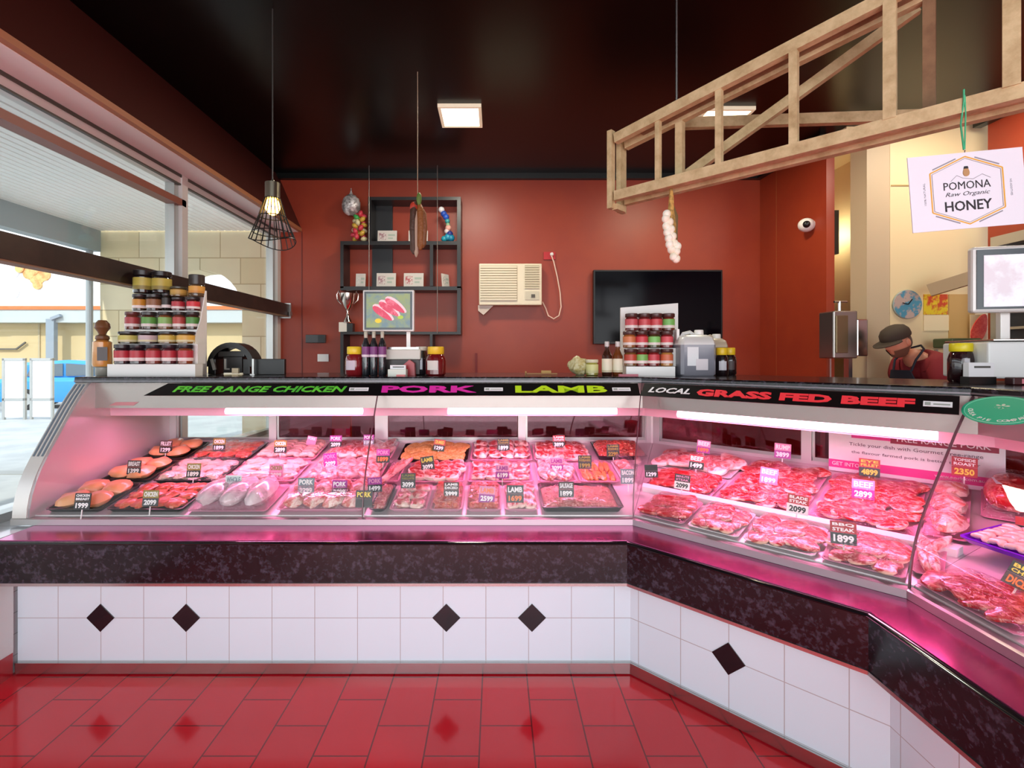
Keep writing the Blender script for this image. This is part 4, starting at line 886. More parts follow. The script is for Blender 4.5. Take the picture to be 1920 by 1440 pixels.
def honey(px, pyt, Y, w_, bodc, lidc, label, group=None, labc='c9b9c4', name='honey_jar', lh=.26):
    a = W(px, 700, Y); a.z = TZ; h = W(px, pyt, Y).z-TZ; r = w_*Y/F/2
    t = thing(name, label, 'jar', a, 0, group)
    obj('body', MB().lathe([(r*.85, 0), (r, .01), (r, h*.5), (r*.9, h*.65), (r*.72, h*(1-lh))], n=20), M('hon_'+bodc, '#'+bodc, .08, coat=.8), t, True)
    obj('lid', MB().lathe([(r*.78, h*(1-lh)), (r*.82, h*(1-lh)+.003), (r*.82, h-.004), (r*.76, h)], n=20), M('cap_'+lidc, '#'+lidc, .35), t, True)
    lp = []
    for k in range(7):
        a_ = -PI/2-.55+1.1*k/6-.25; lp.append((r*1.01*math.cos(a_), r*1.01*math.sin(a_)))
    m = MB(); v = [(x, y, h*.2) for x, y in lp]+[(x, y, h*.52) for x, y in lp]+[(x*1.02, y*1.02, h*.2) for x, y in lp]+[(x*1.02, y*1.02, h*.52) for x, y in lp]
    f = []
    for k in range(6): f += [(14+k, 15+k, 22+k, 21+k), (k, 7+k, 8+k, k+1), (k, k+1, 15+k, 14+k), (7+k, 21+k, 22+k, 8+k)]
    f += [(0, 14, 21, 7), (6, 13, 27, 20)]
    obj('paper_label', m.add(v, f), M('label_'+labc, '#'+labc, .5), t, True)
    return t
honey(665, 650, 2.95, 34, '7c1a20', 'e6c82c', 'red jar with yellow lid left of the three tall bottles', 'preserve and honey jars on the counter')
for k, px in enumerate((686, 701, 717)):
    bottle(px, 622, 2.92, 15, '1b1d22', 'b9b6a4', '7a3c78', ('left', 'middle', 'right')[k]+' one of three tall dark bottles with purple labels', 'tall dark bottles', neck=.30, lab=(.42, .66), name='dressing_bottle')
    clip = MB()
honey(790, 650, 3.05, 26, '1e1a1e', 'c9c2b2', 'dark jar with a pale lid behind the yellow-lidded red jar', 'preserve and honey jars on the counter', 'b9bcc4', lh=.14)
honey(817, 650, 2.95, 38, '6d1418', 'e9c22e', 'red jar with yellow lid right of the scale', 'preserve and honey jars on the counter', 'd8cfc6')
# left scale
sc = thing('counter_scale', 'white counter scale with a display picture of sliced raw steak', 'scale', (W(757, 0, 3.02).x, 3.02, TZ))
def sx(px, Y=3.02): return (px-757)*Y/F
def szz(py, Y=3.02): return EYE-(py-VY)*Y/F-TZ
obj('housing', MB().box(sx(722), sx(790), -.04, .16, szz(674), szz(655)), M('scale_white', '#cfcdc2', .4), sc, bevel=.006)
obj('base', MB().box(sx(726), sx(788), -.03, .15, .004, szz(674)), M('scale_dark', '#2c2320', .4), sc, bevel=.003)
obj('pan', MB().box(sx(728), sx(786), -.02, .15, szz(655), szz(651)), STEEL, sc)
obj('post', MB().box(sx(761), sx(768), .02, .04, szz(655), szz(600)), ALUW, sc)
disp = obj('display', MB().box(sx(683), sx(778), -.035, 0, szz(622), szz(545)), ALUW, sc, bevel=.006)
obj('bezel', MB().box(sx(686), sx(775), -.038, -.035, szz(619), szz(548)), M('bezel_dark', '#28343a', .2), disp)
# the steak picture: flat shapes on the screen
scr = obj('screen', MB().box(sx(690), sx(771), -.040, -.038, szz(615), szz(552)), M('screen_board', '#8ea06a', .4, mix=('#5f7f96', 18, .4, .62), emit=.25), disp)
def leafshape(cx, cy, L, w_, ang, y0, y1):
    m = MB(); n = 16; p = []
    for k in range(n): a = 2*PI*k/n; x, z = L*math.cos(a), w_*math.sin(a)*(1.1-.3*math.cos(a)); p.append((cx+x*math.cos(ang)-z*math.sin(ang), cy+x*math.sin(ang)+z*math.cos(ang)))
    return m.prism(p, y0, y1, 'y')
zc = (szz(615)+szz(552))/2; xc = (sx(690)+sx(771))/2
for k, (dx, dz) in enumerate(((-.035, -.018), (.004, .008), (.042, .028))):
    obj('steak_picture', leafshape(xc+dx+.006, zc+dz+.006, .078, .024, -.62, -.0415-.001*k, -.040), M('pic_fat', '#f0c9cf', .4, emit=.25), scr)
    obj('steak_picture', leafshape(xc+dx, zc+dz, .072, .018, -.62, -.0425-.001*k, -.040), M('pic_steak', '#d03c5c', .4, mix=('#e88a9c', 30, .5, .65), emit=.25), scr)
obj('garnish_picture', MB().prism([(xc-.06+.02*math.cos(a), zc-.062+.014*math.sin(a)) for a in [PI*k/6 for k in range(12)]], -.0415, -.040, 'y'), M('pic_yellow', '#e9c81f', .4, emit=.25), scr)
obj('garnish_picture', MB().prism([(xc+.075+.018*math.cos(a), zc-.04+.012*math.sin(a)) for a in [PI*k/6 for k in range(12)]], -.0415, -.040, 'y'), M('pic_green', '#a9c83c', .4, emit=.25), scr)
ch = thing('card_box', 'small white business card box in front of the left scale', 'card box', (W(746, 0, 2.86).x, 2.86, TZ))
obj('box', MB().box(-.052, .052, -.03, .03, 0, .04), M('card_box_white', '#d8dccf', .5), ch); obj('card', MB().box(-.045, .045, .0, .02, .04, .064), PAPER, ch)
obj('print', MB().box(-.03, .036, -.001, .0, .050, .056), M('print_dark', '#4a4a45', .5), ch.children[-1])
obj('candy_strip', MB().box(.0, .05, -.045, -.032, 0, .010), M('candy_pink', '#e87a7a', .4), ch)
one('red_package', MB().prism([(-.04, 0), (.045, 0), (.04, .075), (.01, .095), (-.03, .06)], 2.93, 2.975, 'y'), M('package_red', '#a3202a', .3), 'crumpled red package behind the card box', 'package', origin=(0, 2.95, 0)).location = (W(765, 0, 2.95).x, 2.95, TZ)
# long wooden utensil with a block, right of centre
ut = thing('wooden_utensil', 'low wooden utensil lying on the counter left of the pale bag', 'utensil', (W(1015, 0, 3.1).x, 3.1, TZ))
obj('handle', MB().box(-.10, .10, -.01, .01, .002, .010), M('utensil_wood', '#a8743a', .5), ut); obj('block', MB().box(-.0, .06, -.02, .02, .010, .026), M('utensil_block', '#c99a4c', .5), ut); obj('peg', MB().box(-.103, -.094, -.01, .01, .0, .022), M('utensil_block', '#c99a4c', .5), ut)
# bag of pasta/garlic
bg_ = obj('snack_bag', lump(5, .16, .12, .125, .25, 20, 12), M('bag_cream', '#d8cfa6', .45, mix=('#b7a566', 30, .45, .6), bump=(30, .8)), None, True); bg_.location = (W(1086, 0, 3.05).x, 3.05, TZ-.004); bg_.rotation_euler = (0, 0, 1.3)
tag(bg_, 'crinkled cream bag of dried food lying left of the sauce bottles', 'bag')
jar(1098, 1122, 674, 703, 2.98, 'd8cfb0', 'd6d08c', '9b9440', 'small jar with pale yellow label between the bag and sauce bottles', 'preserve and honey jars on the counter', band='cfc890', zbase=TZ)
for k, px in enumerate((1138, 1158)):
    bottle(px, 641, 2.95, 19, '3c1e14' if k == 0 else '6d3a1a', 'c9c4c0', 'e6dcc2', ('left', 'right')[k]+' brown sauce bottle with cream label beside the white jar stand', 'brown sauce bottles', neck=.42, lab=(.1, .5), band='cdbf9c')
one('pink_card', MB().box(W(1160, 0, 2.84).x, W(1196, 0, 2.84).x, 2.83, 2.85, TZ, TZ+.012), M('card_pink', '#c46a78', .5), 'flat pink card lying in front of the white jar stand', 'card')
# right white jar stand
st2 = thing('jar_stand', 'white stepped stand with high back panel holding three rows of sauces', 'display stand', (W(1215, 0, 3.0).x, 3.0, TZ), math.radians(-7))
obj('plinth', MB().box(-.145, .135, -.11, .22, 0, .055), WHITE, st2)
obj('step', MB().box(-.145, .165, -.02, .22, .056, .165), WHITE, st2); obj('step', MB().box(-.135, .165, .06, .22, .166, .272), WHITE, st2)
obj('back_panel', MB().prism([(-.138, .05), (.225, .05), (.225, .46), (-.138, .435)], .20, .225, 'y'), WHITE, st2)
obj('side_panel', MB().box(.165, .18, -.02, .2, 0, .28), WHITE, st2)
rows = [(654, 685, 2.92, TZ+.056, ('b7432f', '7db35a', 'c9404a', 'd06a44'), ('6f4a20', '7a1c1c', '7a1c1c', 'b07a3a')),
        (621, 651, 3.0, TZ+.166, ('cf7a4c', 'd0404a', '7fc465', 'd8505a'), ('9a5a2a', '8a1c20', '4b3a1c', '7a1c20')),
        (588, 617, 3.08, TZ+.273, ('c9525a', 'c94c52', 'cc4a50', '77b85e'), ('6a2020', '6a2020', '6a2020', '6a2a20'))]
for ri, (yt, yb, Y, z0, labs, bods) in enumerate(rows):
    for k, px in enumerate(((1182, 1203, 1225, 1250), (1180, 1203, 1226, 1250), (1184, 1208, 1230, 1253))[ri]):
        jar(px-12, px+12, yt, yb, Y, '4a2a26', labs[k], bods[k], ('leftmost', 'second', 'third', 'rightmost')[k]+' sauce jar on the '+('bottom', 'middle', 'top')[ri]+' row of the right stand', 'sauce jars on the right stand', zbase=z0+.001, lidh=.22, band='ead9d4')
# jerry cans
def jerry(px, py, Y, w_, h, col, label, lid='e3e2dd', dark=None):
    t = thing('plastic_jerrycan', label, 'container', (W(px, 0, Y).x, Y, TZ), 0, 'jerrycans on the counter')
    a = w_/2; b = w_*.42
    def rg(k, z): return [(-a*k, -b*k*.8, z), (-a*k*.85, -b*k, z), (a*k*.85, -b*k, z), (a*k, -b*k*.8, z), (a*k, b*k*.8, z), (a*k*.85, b*k, z), (-a*k*.85, b*k, z), (-a*k, b*k*.8, z)]
    obj('body', MB().loft([rg(.92, 0), rg(1, .01), rg(1, h*.68)]), M(dark[0], dark[1], .25, coat=.2), t, True)
    obj('shoulder', MB().loft([rg(1, h*.68), rg(1, h*.72), rg(.88, h*.84), rg(.6, h*.90)]), M(col[0], col[1], .3), t, True)
    obj('cap', MB().lathe([(.024, h*.86), (.026, h*.88), (.026, h), (.022, h+.004)], (a*.32, 0, 0), 16), WHITE, t, True)
    obj('handle', MB().tube([(-a*.75, 0, h*.82), (-a*.6, 0, h*.93), (-a*.2, 0, h*.965), (a*.05, 0, h*.9)], .011, 8), M(col[0], col[1], .3), t, True)
    return t
j1 = jerry(1300, 703, 2.95, .205, .27, ('can_white', '#d5d5d2'), 'grey translucent jerrycan with white labels in front of the television', dark=('can_grey', '#8a8a94'))
obj('paper_label', MB().box(-.07, -.005, -.0885, -.0865, .06, .17), PAPER, j1); obj('paper_label', MB().box(-.02, .05, -.090, -.0885, .035, .10), M('paper_pinkish', '#ded6da', .5), j1)
jerry(1336, 703, 3.15, .15, .255, ('can_tan', '#b9ac98'), 'second jerrycan with a tan top half hidden behind the grey one', dark=('can_brown', '#4a3027'))
for k, (px, Y) in enumerate(((1353, 2.93), (1368, 3.03))):
    honey(px, 652, Y, 24, '1c1214', 'e8bd22', ('front', 'rear')[k]+' dark honey jar with yellow lid right of the jerrycans', 'dark honey jars by the jerrycans', 'c9c6cc' if k == 0 else '4a3a3a')
# right scale and its neighbours
s3 = thing('counter_scale', 'large white counter scale with a washed-out display at the right edge', 'scale', (2.30, 2.10, TZ), math.radians(-14))
obj('housing', MB().box(-.22, .25, -.10, .20, .02, .175), M('scale_white2', '#dfe1df', .35), s3, bevel=.008)
obj('pan', MB().box(-.20, .25, -.10, .22, .178, .186), STEEL, s3, bevel=.002)
for x in (-.18, .2): obj('foot', MB().lathe([(.02, 0), (.02, .02)], (x, 0, 0), 12), BLK, s3)
obj('post', MB().box(-.115, -.08, -.0, .03, .186, .31), ALUW, s3, bevel=.003)
d3 = obj('display', MB().box(-.245, .26, -.05, -.01, .30, .585), ALUW, s3, bevel=.012)
obj('bezel', MB().box(-.232, .25, -.054, -.05, .315, .57), M('bezel_dark', '#28343a', .2), d3)
obj('screen', MB().box(-.208, .24, -.056, -.054, .325, .545), M('screen_pale', '#dfe3e8', .35, mix=('#c9b9c4', 7, .45, .62), emit=.35), d3)
h3 = thing('honey_jar', 'dark honey jar with yellow lid left of the right scale', 'jar', (2.068, 2.18, TZ), 0, 'preserve and honey jars on the counter')
h3x = MB().lathe([(.042, 0), (.048, .01), (.048, .10), (.042, .125), (.036, .135)], n=20); obj('body', h3x, M('hon_2a1216', '#2a1216', .08, coat=.8), h3, True)
obj('lid', MB().lathe([(.040, .135), (.042, .138), (.042, .168), (.039, .172)], n=20), M('cap_e8d422', '#e8d422', .35), h3, True)
obj('paper_label', MB().prism([(-.035, .02), (-.012, .02), (-.012, .105), (-.035, .105)], -.052, -.044, 'y'), M('label_c9c6cc', '#c9c6cc', .5), h3)
cb = thing('card_box', 'white business card box with dark print in front of the right scale', 'card box', (1.985, 2.02, TZ), 0)
obj('box', MB().box(-.055, .055, -.02, .02, 0, .03), BLK, cb); obj('card', MB().box(-.052, .052, -.014, .010, .03, .088), PAPER, cb); obj('print', MB().box(-.03, .036, -.0155, -.014, .066, .074), M('print_dark', '#4a4a45', .5), cb.children[-1])
pk = thing('red_sachet', 'red and pink sachet lying at the foot of the right scale', 'sachet', (2.12, 1.95, TZ), -.1)
obj('packet', MB().box(-.075, .075, -.02, .02, 0, .03), M('sachet_dark', '#3a1416', .4), pk, bevel=.004); obj('label', MB().box(-.045, .055, -.0215, -.02, .006, .024), M('sachet_pink', '#e88a96', .4), pk)
# green oval sticker on the glass
OV = Matrix.Diagonal((1.14, .52, 1, 1))
gs = thing('round_sticker', 'green oval pie company sticker on the corner of the right case glass', 'sticker', (0, 0, 0))
gs.matrix_world = SM(2) @ T(.0, .318, 1.292) @ R(-math.atan2(.052, .064), 'X') @ UPRIGHT @ T(0, 0, .012)
gd = moved(MB().lathe([(.115, 0), (.115, .002)], n=40), OV); dsk = obj('disc', gd, M('sticker_green', '#12b98c', .3), gs)
obj('ring', MB().tube([OV @ Vector((.105*math.cos(2*PI*k/40), .105*math.sin(2*PI*k/40), .002)) for k in range(40)], .0015, 5, True), M('sticker_ring', '#7fe0c0', .3), dsk)
for k, chh in enumerate('OUSA PIE COMPANY'):
    if chh == ' ': continue
    a = -PI/2-1.35+2.7*k/15; mm = moved(text_mb(chh, .017, None, .01), OV @ T(.085*math.cos(a), .085*math.sin(a), .002) @ R(a+PI/2, 'Z')); obj('lettering', mm, WHT, dsk)
obj('emblem', moved(text_mb('*', .04, .045, .02), T(0, .015, .002) @ Matrix.Diagonal((1, .6, 1, 1))), M('sticker_emblem', '#cfe3cf', .3), dsk)
# ------------------------------------------------------------------ back wall things
YW = YB-.001
def wx(px, Y=YB): return (px-VX)*Y/F
def wz(py, Y=YB): return EYE-(py-VY)*Y/F
YF = 5.30
sh = thing('wall_shelf', 'black open box shelf unit hung on the back wall by wires', 'shelf', (wx(750, YF), YB, 1.2))
SB = M('shelf_black', '#1e1c1c', .35)
def sbd(px0, px1, py0, py1, nm='board', m=None): return obj(nm, MB().box(wx(px0, YF), wx(px1, YF), YF, YB-.004, wz(py1, YF), wz(py0, YF)), m or SB, sh, world=True)
sbd(690, 864, 369, 375); sbd(690, 696, 375, 452); sbd(857, 864, 375, 540)
sbd(638, 857, 452, 459); sbd(638, 644, 459, 540); sbd(806, 812, 459, 536); sbd(638, 864, 537, 544)
sbd(857, 864, 544, 622); sbd(638, 864, 622, 627); sbd(638, 644, 627, 720); sbd(806, 811, 627, 720)
obj('back_board', MB().box(wx(699), wx(737), YB-.03, YB-.004, wz(540), wz(378)), M('shelf_back', '#26282a', .3), sh, world=True)
for px in (692, 820): obj('hanging_wire', MB().tube([W(px, 305, 5.27), W(px, 625, 5.27)], .004, 6), M('wire_grey', '#8a8580', .4, .6), sh, world=True)
def card(px0, px1, py0, py1, label, img='9a6a72', lean=0.0, zpy=452):
    Y = 5.38; w_ = (px1-px0)*Y/F; h = (py1-py0)*Y/F; z0 = wz(zpy, YF)+.001
    t = thing('certificate_frame', label, 'frame', (wx((px0+px1)/2, Y), Y, z0), lean, 'small framed certificates on the wall shelf'); t.rotation_euler = (-.10, 0, lean)
    b = obj('frame', MB().box(-w_/2, w_/2, -.006, .006, 0, h), M('frame_white', '#cfc8bf', .5), t)
    obj('picture', MB().box(-w_*.42, -w_*.05, -.008, -.006, h*.2, h*.8), M('pic_'+img, '#'+img, .5, mix=('#d8cfc8', 60, .4, .6)), b)
    obj('print', MB().box(w_*.05, w_*.4, -.008, -.006, h*.55, h*.7).box(w_*.05, w_*.3, -.008, -.006, h*.3, h*.42), M('print_green', '#a9b5a6', .5), b)
card(708, 744, 427, 450, 'framed certificate in the upper shelf box, left')
card(766, 802, 427, 450, 'framed certificate half hidden behind the hanging salami')
card(667, 685, 510, 536, 'narrow framed card at the left of the middle shelf', 'b9c4bd', zpy=537)
card(706, 742, 509, 536, 'framed certificate in the middle shelf above the scale screen', zpy=537)
card(757, 794, 509, 536, 'framed certificate in the middle shelf with a pinkish picture', 'b0444c', zpy=537)
card(826, 846, 511, 536, 'thin grey card leaning in the right compartment of the shelf', '8a8f88', 1.0, zpy=537)
# trophy
zt = wz(622, YF)+.001
tr = thing('trophy_cup', 'silver trophy cup on a black and white block', 'trophy', (wx(652, 5.37), 5.37, zt)); tr.scale = (.92, .92, .90)
SIL = M('silver', '#d9cfc4', .15, 1.0)
k_ = 5.37/F
obj('base', MB().box(-.095, .0, -.04, .05, 0, 20*k_), M('marble_white', '#e6ded0', .3), tr, bevel=.003); obj('plinth', MB().box(.0, .07, -.04, .05, 0, 18*k_), BLK, tr, bevel=.003)
obj('stem', MB().lathe([(.055, 20*k_), (.05, 24*k_), (.02, 32*k_), (.014, 42*k_), (.02, 46*k_)], n=18), SIL, tr, True)
obj('cup', MB().lathe([(.018, 45*k_), (.05, 52*k_), (.082, 66*k_), (.092, 80*k_), (.086, 80*k_), (.07, 64*k_), (.02, 54*k_)], n=24), SIL, tr, True)
for s in (-1, 1): obj('handle', MB().tube([(s*.075, 0, 58*k_), (s*.12, 0, 66*k_), (s*.13, 0, 78*k_), (s*.105, 0, 86*k_), (s*.09, 0, 78*k_)], .007, 8), SIL, tr, True)
# candy figure with silver ball
z2 = wz(452, YF)+.001
sw = thing('candy_figure', 'tower of wrapped coloured sweets with a silver foil ball on top', 'ornament', (wx(666, 5.36), 5.36, z2))
CC = ['#c9a23c', '#d8cf9c', '#3ea24c', '#d8e0cf', '#c93c4a', '#e0b030', '#c9b98a']
def cm(h_): return M('candy_'+h_[1:], h_, .3)
for k in range(24):
    a = k*2.4+rnd.uniform(-.3, .3); z = .034+k*.0118; r = .062-.022*(k/24)
    obj('sweet', MB().ball((0, 0, 0), .034, 10, 6, (1.1, .8, .75), T(.035+r*math.cos(a)+(k/24)*.02, r*.6*math.sin(a), z) @ R(a, 'Y')), cm(CC[rnd.randrange(len(CC))] if k not in (20, 21, 22) else ('#c93c4a' if k > 20 else '#3ea24c')), sw, True)
fb_ = MB().ball((0, 0, 0), 1, 16, 10)
fb_.v = [tuple(Vector(v)*(1+.14*noise.noise(Vector(v)*4))) for v in fb_.v]
obj('foil_ball', moved(fb_, T(-.045, 0, .405) @ Matrix.Diagonal((.10, .09, .115, 1))), M('foil', '#e6e4e2', .35, .35, bump=(40, 1.0), mix=('#8f8c8a', 16, .45, .58)), sw, True)
obj('foil_twist', MB().lathe([(.03, 0), (.01, .05), (.004, .09)], (-.045, 0, .50), 8), M('foil', '#c9c6c4'), sw, True)
# blue ornament
bo = thing('blue_ornament', 'curved string of blue and white beads in the upper right shelf box', 'ornament', (wx(838, 5.36), 5.36, z2))
for k, (dx, dz, c, r) in enumerate(((-.06, .355, '#e6e6e6', .034), (-.035, .31, '#2a52b4', .034), (-.01, .275, '#2a5ac0', .034), (.005, .23, '#3f9a9a', .028), (.012, .19, '#8fb08a', .024), (.015, .155, '#e0a898', .034), (.0, .12, '#d8c8c4', .03), (.03, .09, '#27347c', .036), (.01, .055, '#2a8fae', .04), (.045, .045, '#1f7f9f', .04), (-.03, .036, '#1f8fa0', .034))):
    obj('bead', MB().ball((dx, 0, dz), r, 12, 8), cm(c), bo, True)
# AC unit
ac = thing('air_conditioner', 'white window air conditioner mounted in the red back wall', 'air conditioner', (wx(957), YB, wz(573)))
def acb(nm, px0, px1, py0, py1, y0, y1, m, p=None, bev=0): return obj(nm, MB().box(wx(px0, 5.4), wx(px1, 5.4), y0, y1, wz(py1, 5.4), wz(py0, 5.4)), m, p or ac, bevel=bev, world=True)
ACW = M('ac_cream', '#e2d8bf', .4); ACD = M('ac_grille', '#b9ad90', .5)
acb('casing', 898, 1016, 494, 572, 5.40, YB-.002, ACW, bev=.01)
gr = acb('grille', 901, 970, 498, 563, 5.394, 5.40, ACD)
lv = MB()
for k in range(14): z = wz(563, 5.4)+k*.0272; lv.box(wx(901, 5.4), wx(969, 5.4), 5.382, 5.394, z, z+.017)
obj('louvres', lv, ACW, gr, world=True)
g2 = acb('outlet_grille', 984, 1011, 497, 541, 5.394, 5.40, ACD); lv = MB()
for k in range(10): z = wz(541, 5.4)+k*.0258; lv.box(wx(984, 5.4), wx(1011, 5.4), 5.386, 5.394, z, z+.012)
obj('louvres', lv, M('ac_louvre_grey', '#cfc6ad', .5), g2, world=True)
pn = acb('control_panel', 985, 1011, 546, 562, 5.392, 5.40, M('ac_panel', '#c9c1aa', .4)); obj('control_knob', MB().box(wx(996, 5.4), wx(1003, 5.4), 5.384, 5.392, wz(558, 5.4), wz(552, 5.4)), M('knob_dark', '#4d463a', .4), pn, world=True)
obj('wall_bracket', MB().prism([(wx(897), wz(574)), (wx(926), wz(574)), (wx(907), wz(592)), (wx(897), wz(584))], 5.44, YB-.002, 'y'), M('bracket_white', '#cfc0b4', .5), ac, world=True)
# power point and cord
pp_ = thing('power_outlet', 'red painted power outlet with a white plug above the air conditioner', 'outlet', (wx(1030), YB, wz(480)))
obj('plate', MB().box(wx(1019), wx(1041), YB-.02, YB-.002, wz(487), wz(473)), M('outlet_red', '#b8222a', .4), pp_, world=True); obj('plug', MB().ball((wx(1034), YB-.035, wz(478)), .022, 10, 8), WHITE, pp_, True, world=True)
obj('power_cord', MB().tube([W(1034, 480, 5.50), W(1038, 490, 5.50), W(1045, 520, 5.51), W(1050, 548, 5.51), W(1052, 575, 5.51), W(1048, 592, 5.51), W(1038, 598, 5.51), W(1028, 592, 5.51), W(1023, 578, 5.51), W(1017, 566, 5.50)], .0075, 8), M('cord_pink', '#e8c9b8', .5), ac, True, world=True)
# TV
tv = thing('television', 'large black wall television behind the sauces', 'television', (wx(1234), YB, wz(645)))
obj('bezel', MB().box(wx(1113, 5.45), wx(1355, 5.45), 5.45, YB-.03, wz(645, 5.45), wz(506, 5.45)), BLK, tv, bevel=.004, world=True)
obj('screen', MB().box(wx(1116, 5.45), wx(1352, 5.45), 5.446, 5.45, wz(641, 5.45), wz(509, 5.45)), M('tv_screen', '#020208', .1, spec=.15), tv, world=True)
obj('wall_mount', MB().box(wx(1180), wx(1290), YB-.03, YB-.002, wz(620), wz(540)), BLK, tv, world=True)
# small wall boxes
ic = thing('intercom_box', 'small black electronic box on the red wall left of the shelf', 'intercom', (wx(593), YB, wz(642)))
obj('case', MB().box(wx(576), wx(612), YB-.05, YB-.002, wz(643), wz(628)), M('box_dark', '#3b3c3e', .3), ic, bevel=.004, world=True); obj('keypad', MB().box(wx(600), wx(611), YB-.06, YB-.05, wz(642), wz(629)), BLK, ic, world=True)
one('wall_switch', MB().box(wx(596), wx(617), YB-.015, YB-.002, wz(678), wz(664)), WHITE, 'white light switch plate on the red wall below the black box', 'switch', bevel=.003)
one('wall_conduit', MB().box(wx(891), wx(895), YB-.02, YB-.002, .92, wz(662)), M('conduit_red', '#7a1c1c', .5), 'short red painted conduit rising behind the counter under the air conditioner', 'conduit')
# CCTV camera on the side wall
cc = thing('security_camera', 'white dome security camera with black lens on the red side wall', 'camera', W(1512, 422, 4.72))
obj('mount', MB().lathe([(.05, 0), (.045, .05)], (0, 0, 0), 18, T(.07, 0, .0) @ R(-PI/2, 'Y')), WHITE, cc, True)
obj('housing', MB().ball((0, 0, 0), .066, 18, 12, (1.15, 1, 1)), WHITE, cc, True)
obj('lens', MB().ball((-.028, -.045, -.005), .034, 14, 10), BLK, cc, True)
# ------------------------------------------------------------------ cream room things
YC = 4.298
ck = thing('wall_clock', 'round colourful picture clock on the cream wall above the worker', 'clock', W(1699, 571, YC))
rc = .122
obj('face', MB().lathe([(rc, 0), (rc, .02)], (0, 0, 0), 32, R(PI/2, 'X')), M('clock_picture', '#b9a49a', .4, mix=('#4f8fa8', 9, .47, .53)), ck)
obj('rim', MB().tube([(rc*math.cos(2*PI*k/32), -.012, rc*math.sin(2*PI*k/32)) for k in range(32)], .006, 6, True), M('clock_rim', '#8d9a94', .4), ck, True)
obj('clock_hand', MB().bar((0, -.024, 0), (.035, -.024, .045), .008, .002, (0, 1, 0)), BLK, ck); obj('clock_hand', MB().bar((0, -.024, 0), (-.05, -.024, .012), .007, .002, (0, 1, 0)), BLK, ck)
def plate(nm, px0, px1, py0, py1, m, label, cat, th=.006, Y=YC): return one(nm, MB().box(wx(px0, Y), wx(px1, Y), Y-th, Y, wz(py1, Y), wz(py0, Y)), m, label, cat)
plate('wall_poster', 1731, 1776, 552, 590, M('poster_fruit', '#e0c62c', .5, mix=('#c8492c', 7, .46, .54)), 'small yellow and red poster on the cream wall', 'poster')
plate('wall_notice', 1731, 1778, 591, 620, M('notice_cream', '#f0dfb4', .6), 'blank cream notice right under the yellow and red poster', 'notice')
wm = thing('melon_poster', 'poster of a red watermelon slice beside the right red wall', 'poster', W(1834, 660, 4.25))
obj('sheet', MB().box(wx(1818, 4.25), wx(1850, 4.25), 4.244, 4.25, wz(652, 4.25), wz(590, 4.25)), M('melon_sheet', '#d9c398', .5), wm, world=True)
obj('melon', leafshape(wx(1835, 4.25), wz(615, 4.25), .13, .055, 1.2, 4.238, 4.244), M('melon_red', '#d8352c', .5, mix=('#e8604c', 40, .4, .6)), wm, world=True)
one('wall_duct', MB().bar(W(1742, 545, 4.1), W(1830, 518, 3.9), .07, .10), M('duct_tan', '#a08a6a', .6), 'tan duct arm rising to the right on the cream wall', 'duct')
plate('kraft_board', 1778, 1826, 552, 690, M('kraft_tan', '#c9a464', .7), 'tan cardboard sheet on the cream wall behind the honey jar', 'board', .01)
cn = one('storage_basket', MB().box(wx(1785, 4.0), wx(1842, 4.0), 4.0, 4.18, wz(652, 4.0), wz(634, 4.0)), M('basket_dark', '#3f4a2c', .6), 'dark green basket above the yellow-lidded honey jar', 'basket', bevel=.01)
bk = thing('basket_stand', 'slim steel trolley carrying the dark green basket', 'trolley', (3.84, 4.09, 0))
for x in (wx(1788, 4.0), wx(1839, 4.0)):
    for y in (4.02, 4.16): obj('leg', MB().bar((x, y, 0), (x, y, wz(652, 4.0)-.012), .02, .02, (0, 1, 0)), BRUSH, bk, world=True)
obj('shelf', MB().box(wx(1785, 4.0), wx(1842, 4.0), 4.0, 4.18, wz(652, 4.0)-.012, wz(652, 4.0)-.001), BRUSH, bk, world=True)
# cabinet on the right wall
wc = thing('wall_cabinet', 'dark framed serving hatch with steel shelves on the right red wall', 'cabinet', (4.13, 3.6, 1.5))
DK = M('hatch_dark', '#3a302a', .4)
for a in ((3.14, 4.02, 2.38, 2.46), (3.14, 4.02, 1.50, 1.56), (3.96, 4.02, 1.56, 2.38), (3.14, 3.20, 1.56, 2.38)): obj('frame', MB().box(4.05, 4.168, *a), ALU, wc, world=True)
obj('back', MB().box(4.15, 4.168, 3.2, 3.96, 1.56, 2.38), DK, wc, world=True)
for z in (1.70, 1.86): obj('shelf', MB().box(4.04, 4.15, 3.2, 3.96, z, z+.02), STEEL, wc, world=True)
# bandsaw machine in the recess
bsw = thing('meat_bandsaw', 'stainless steel meat bandsaw standing in the recess', 'machine', (W(1595, 0, 4.15).x, 4.15, 0))
def bx_(px0, px1, py0, py1, y0, y1): return MB().box(wx(px0, 4.12), wx(px1, 4.12), y0-.6, min(y1-.6, 4.29), wz(py1, 4.12), wz(py0, 4.12))
obj('wheel_housing', bx_(1560, 1605, 583, 672, 4.70, 4.95), BRUSH, bsw, bevel=.01, world=True)
obj('door_panel', bx_(1563, 1585, 592, 662, 4.685, 4.70), M('saw_panel', '#8a7a5c', .3, .7), bsw, bevel=.004, world=True)
obj('side_box', bx_(1607, 1628, 598, 668, 4.72, 4.95), STEEL, bsw, bevel=.01, world=True)
obj('crank', MB().tube([W(1574, 585, 4.18), W(1574, 565, 4.18)], .012, 8), STEEL, bsw, True, world=True)
obj('crank_bar', MB().tube([W(1564, 566, 4.18), W(1588, 566, 4.18)], .010, 8), STEEL, bsw, True, world=True)
obj('guide_arm', bx_(1601, 1608, 668, 760, 4.78, 4.84), STEEL, bsw, world=True)
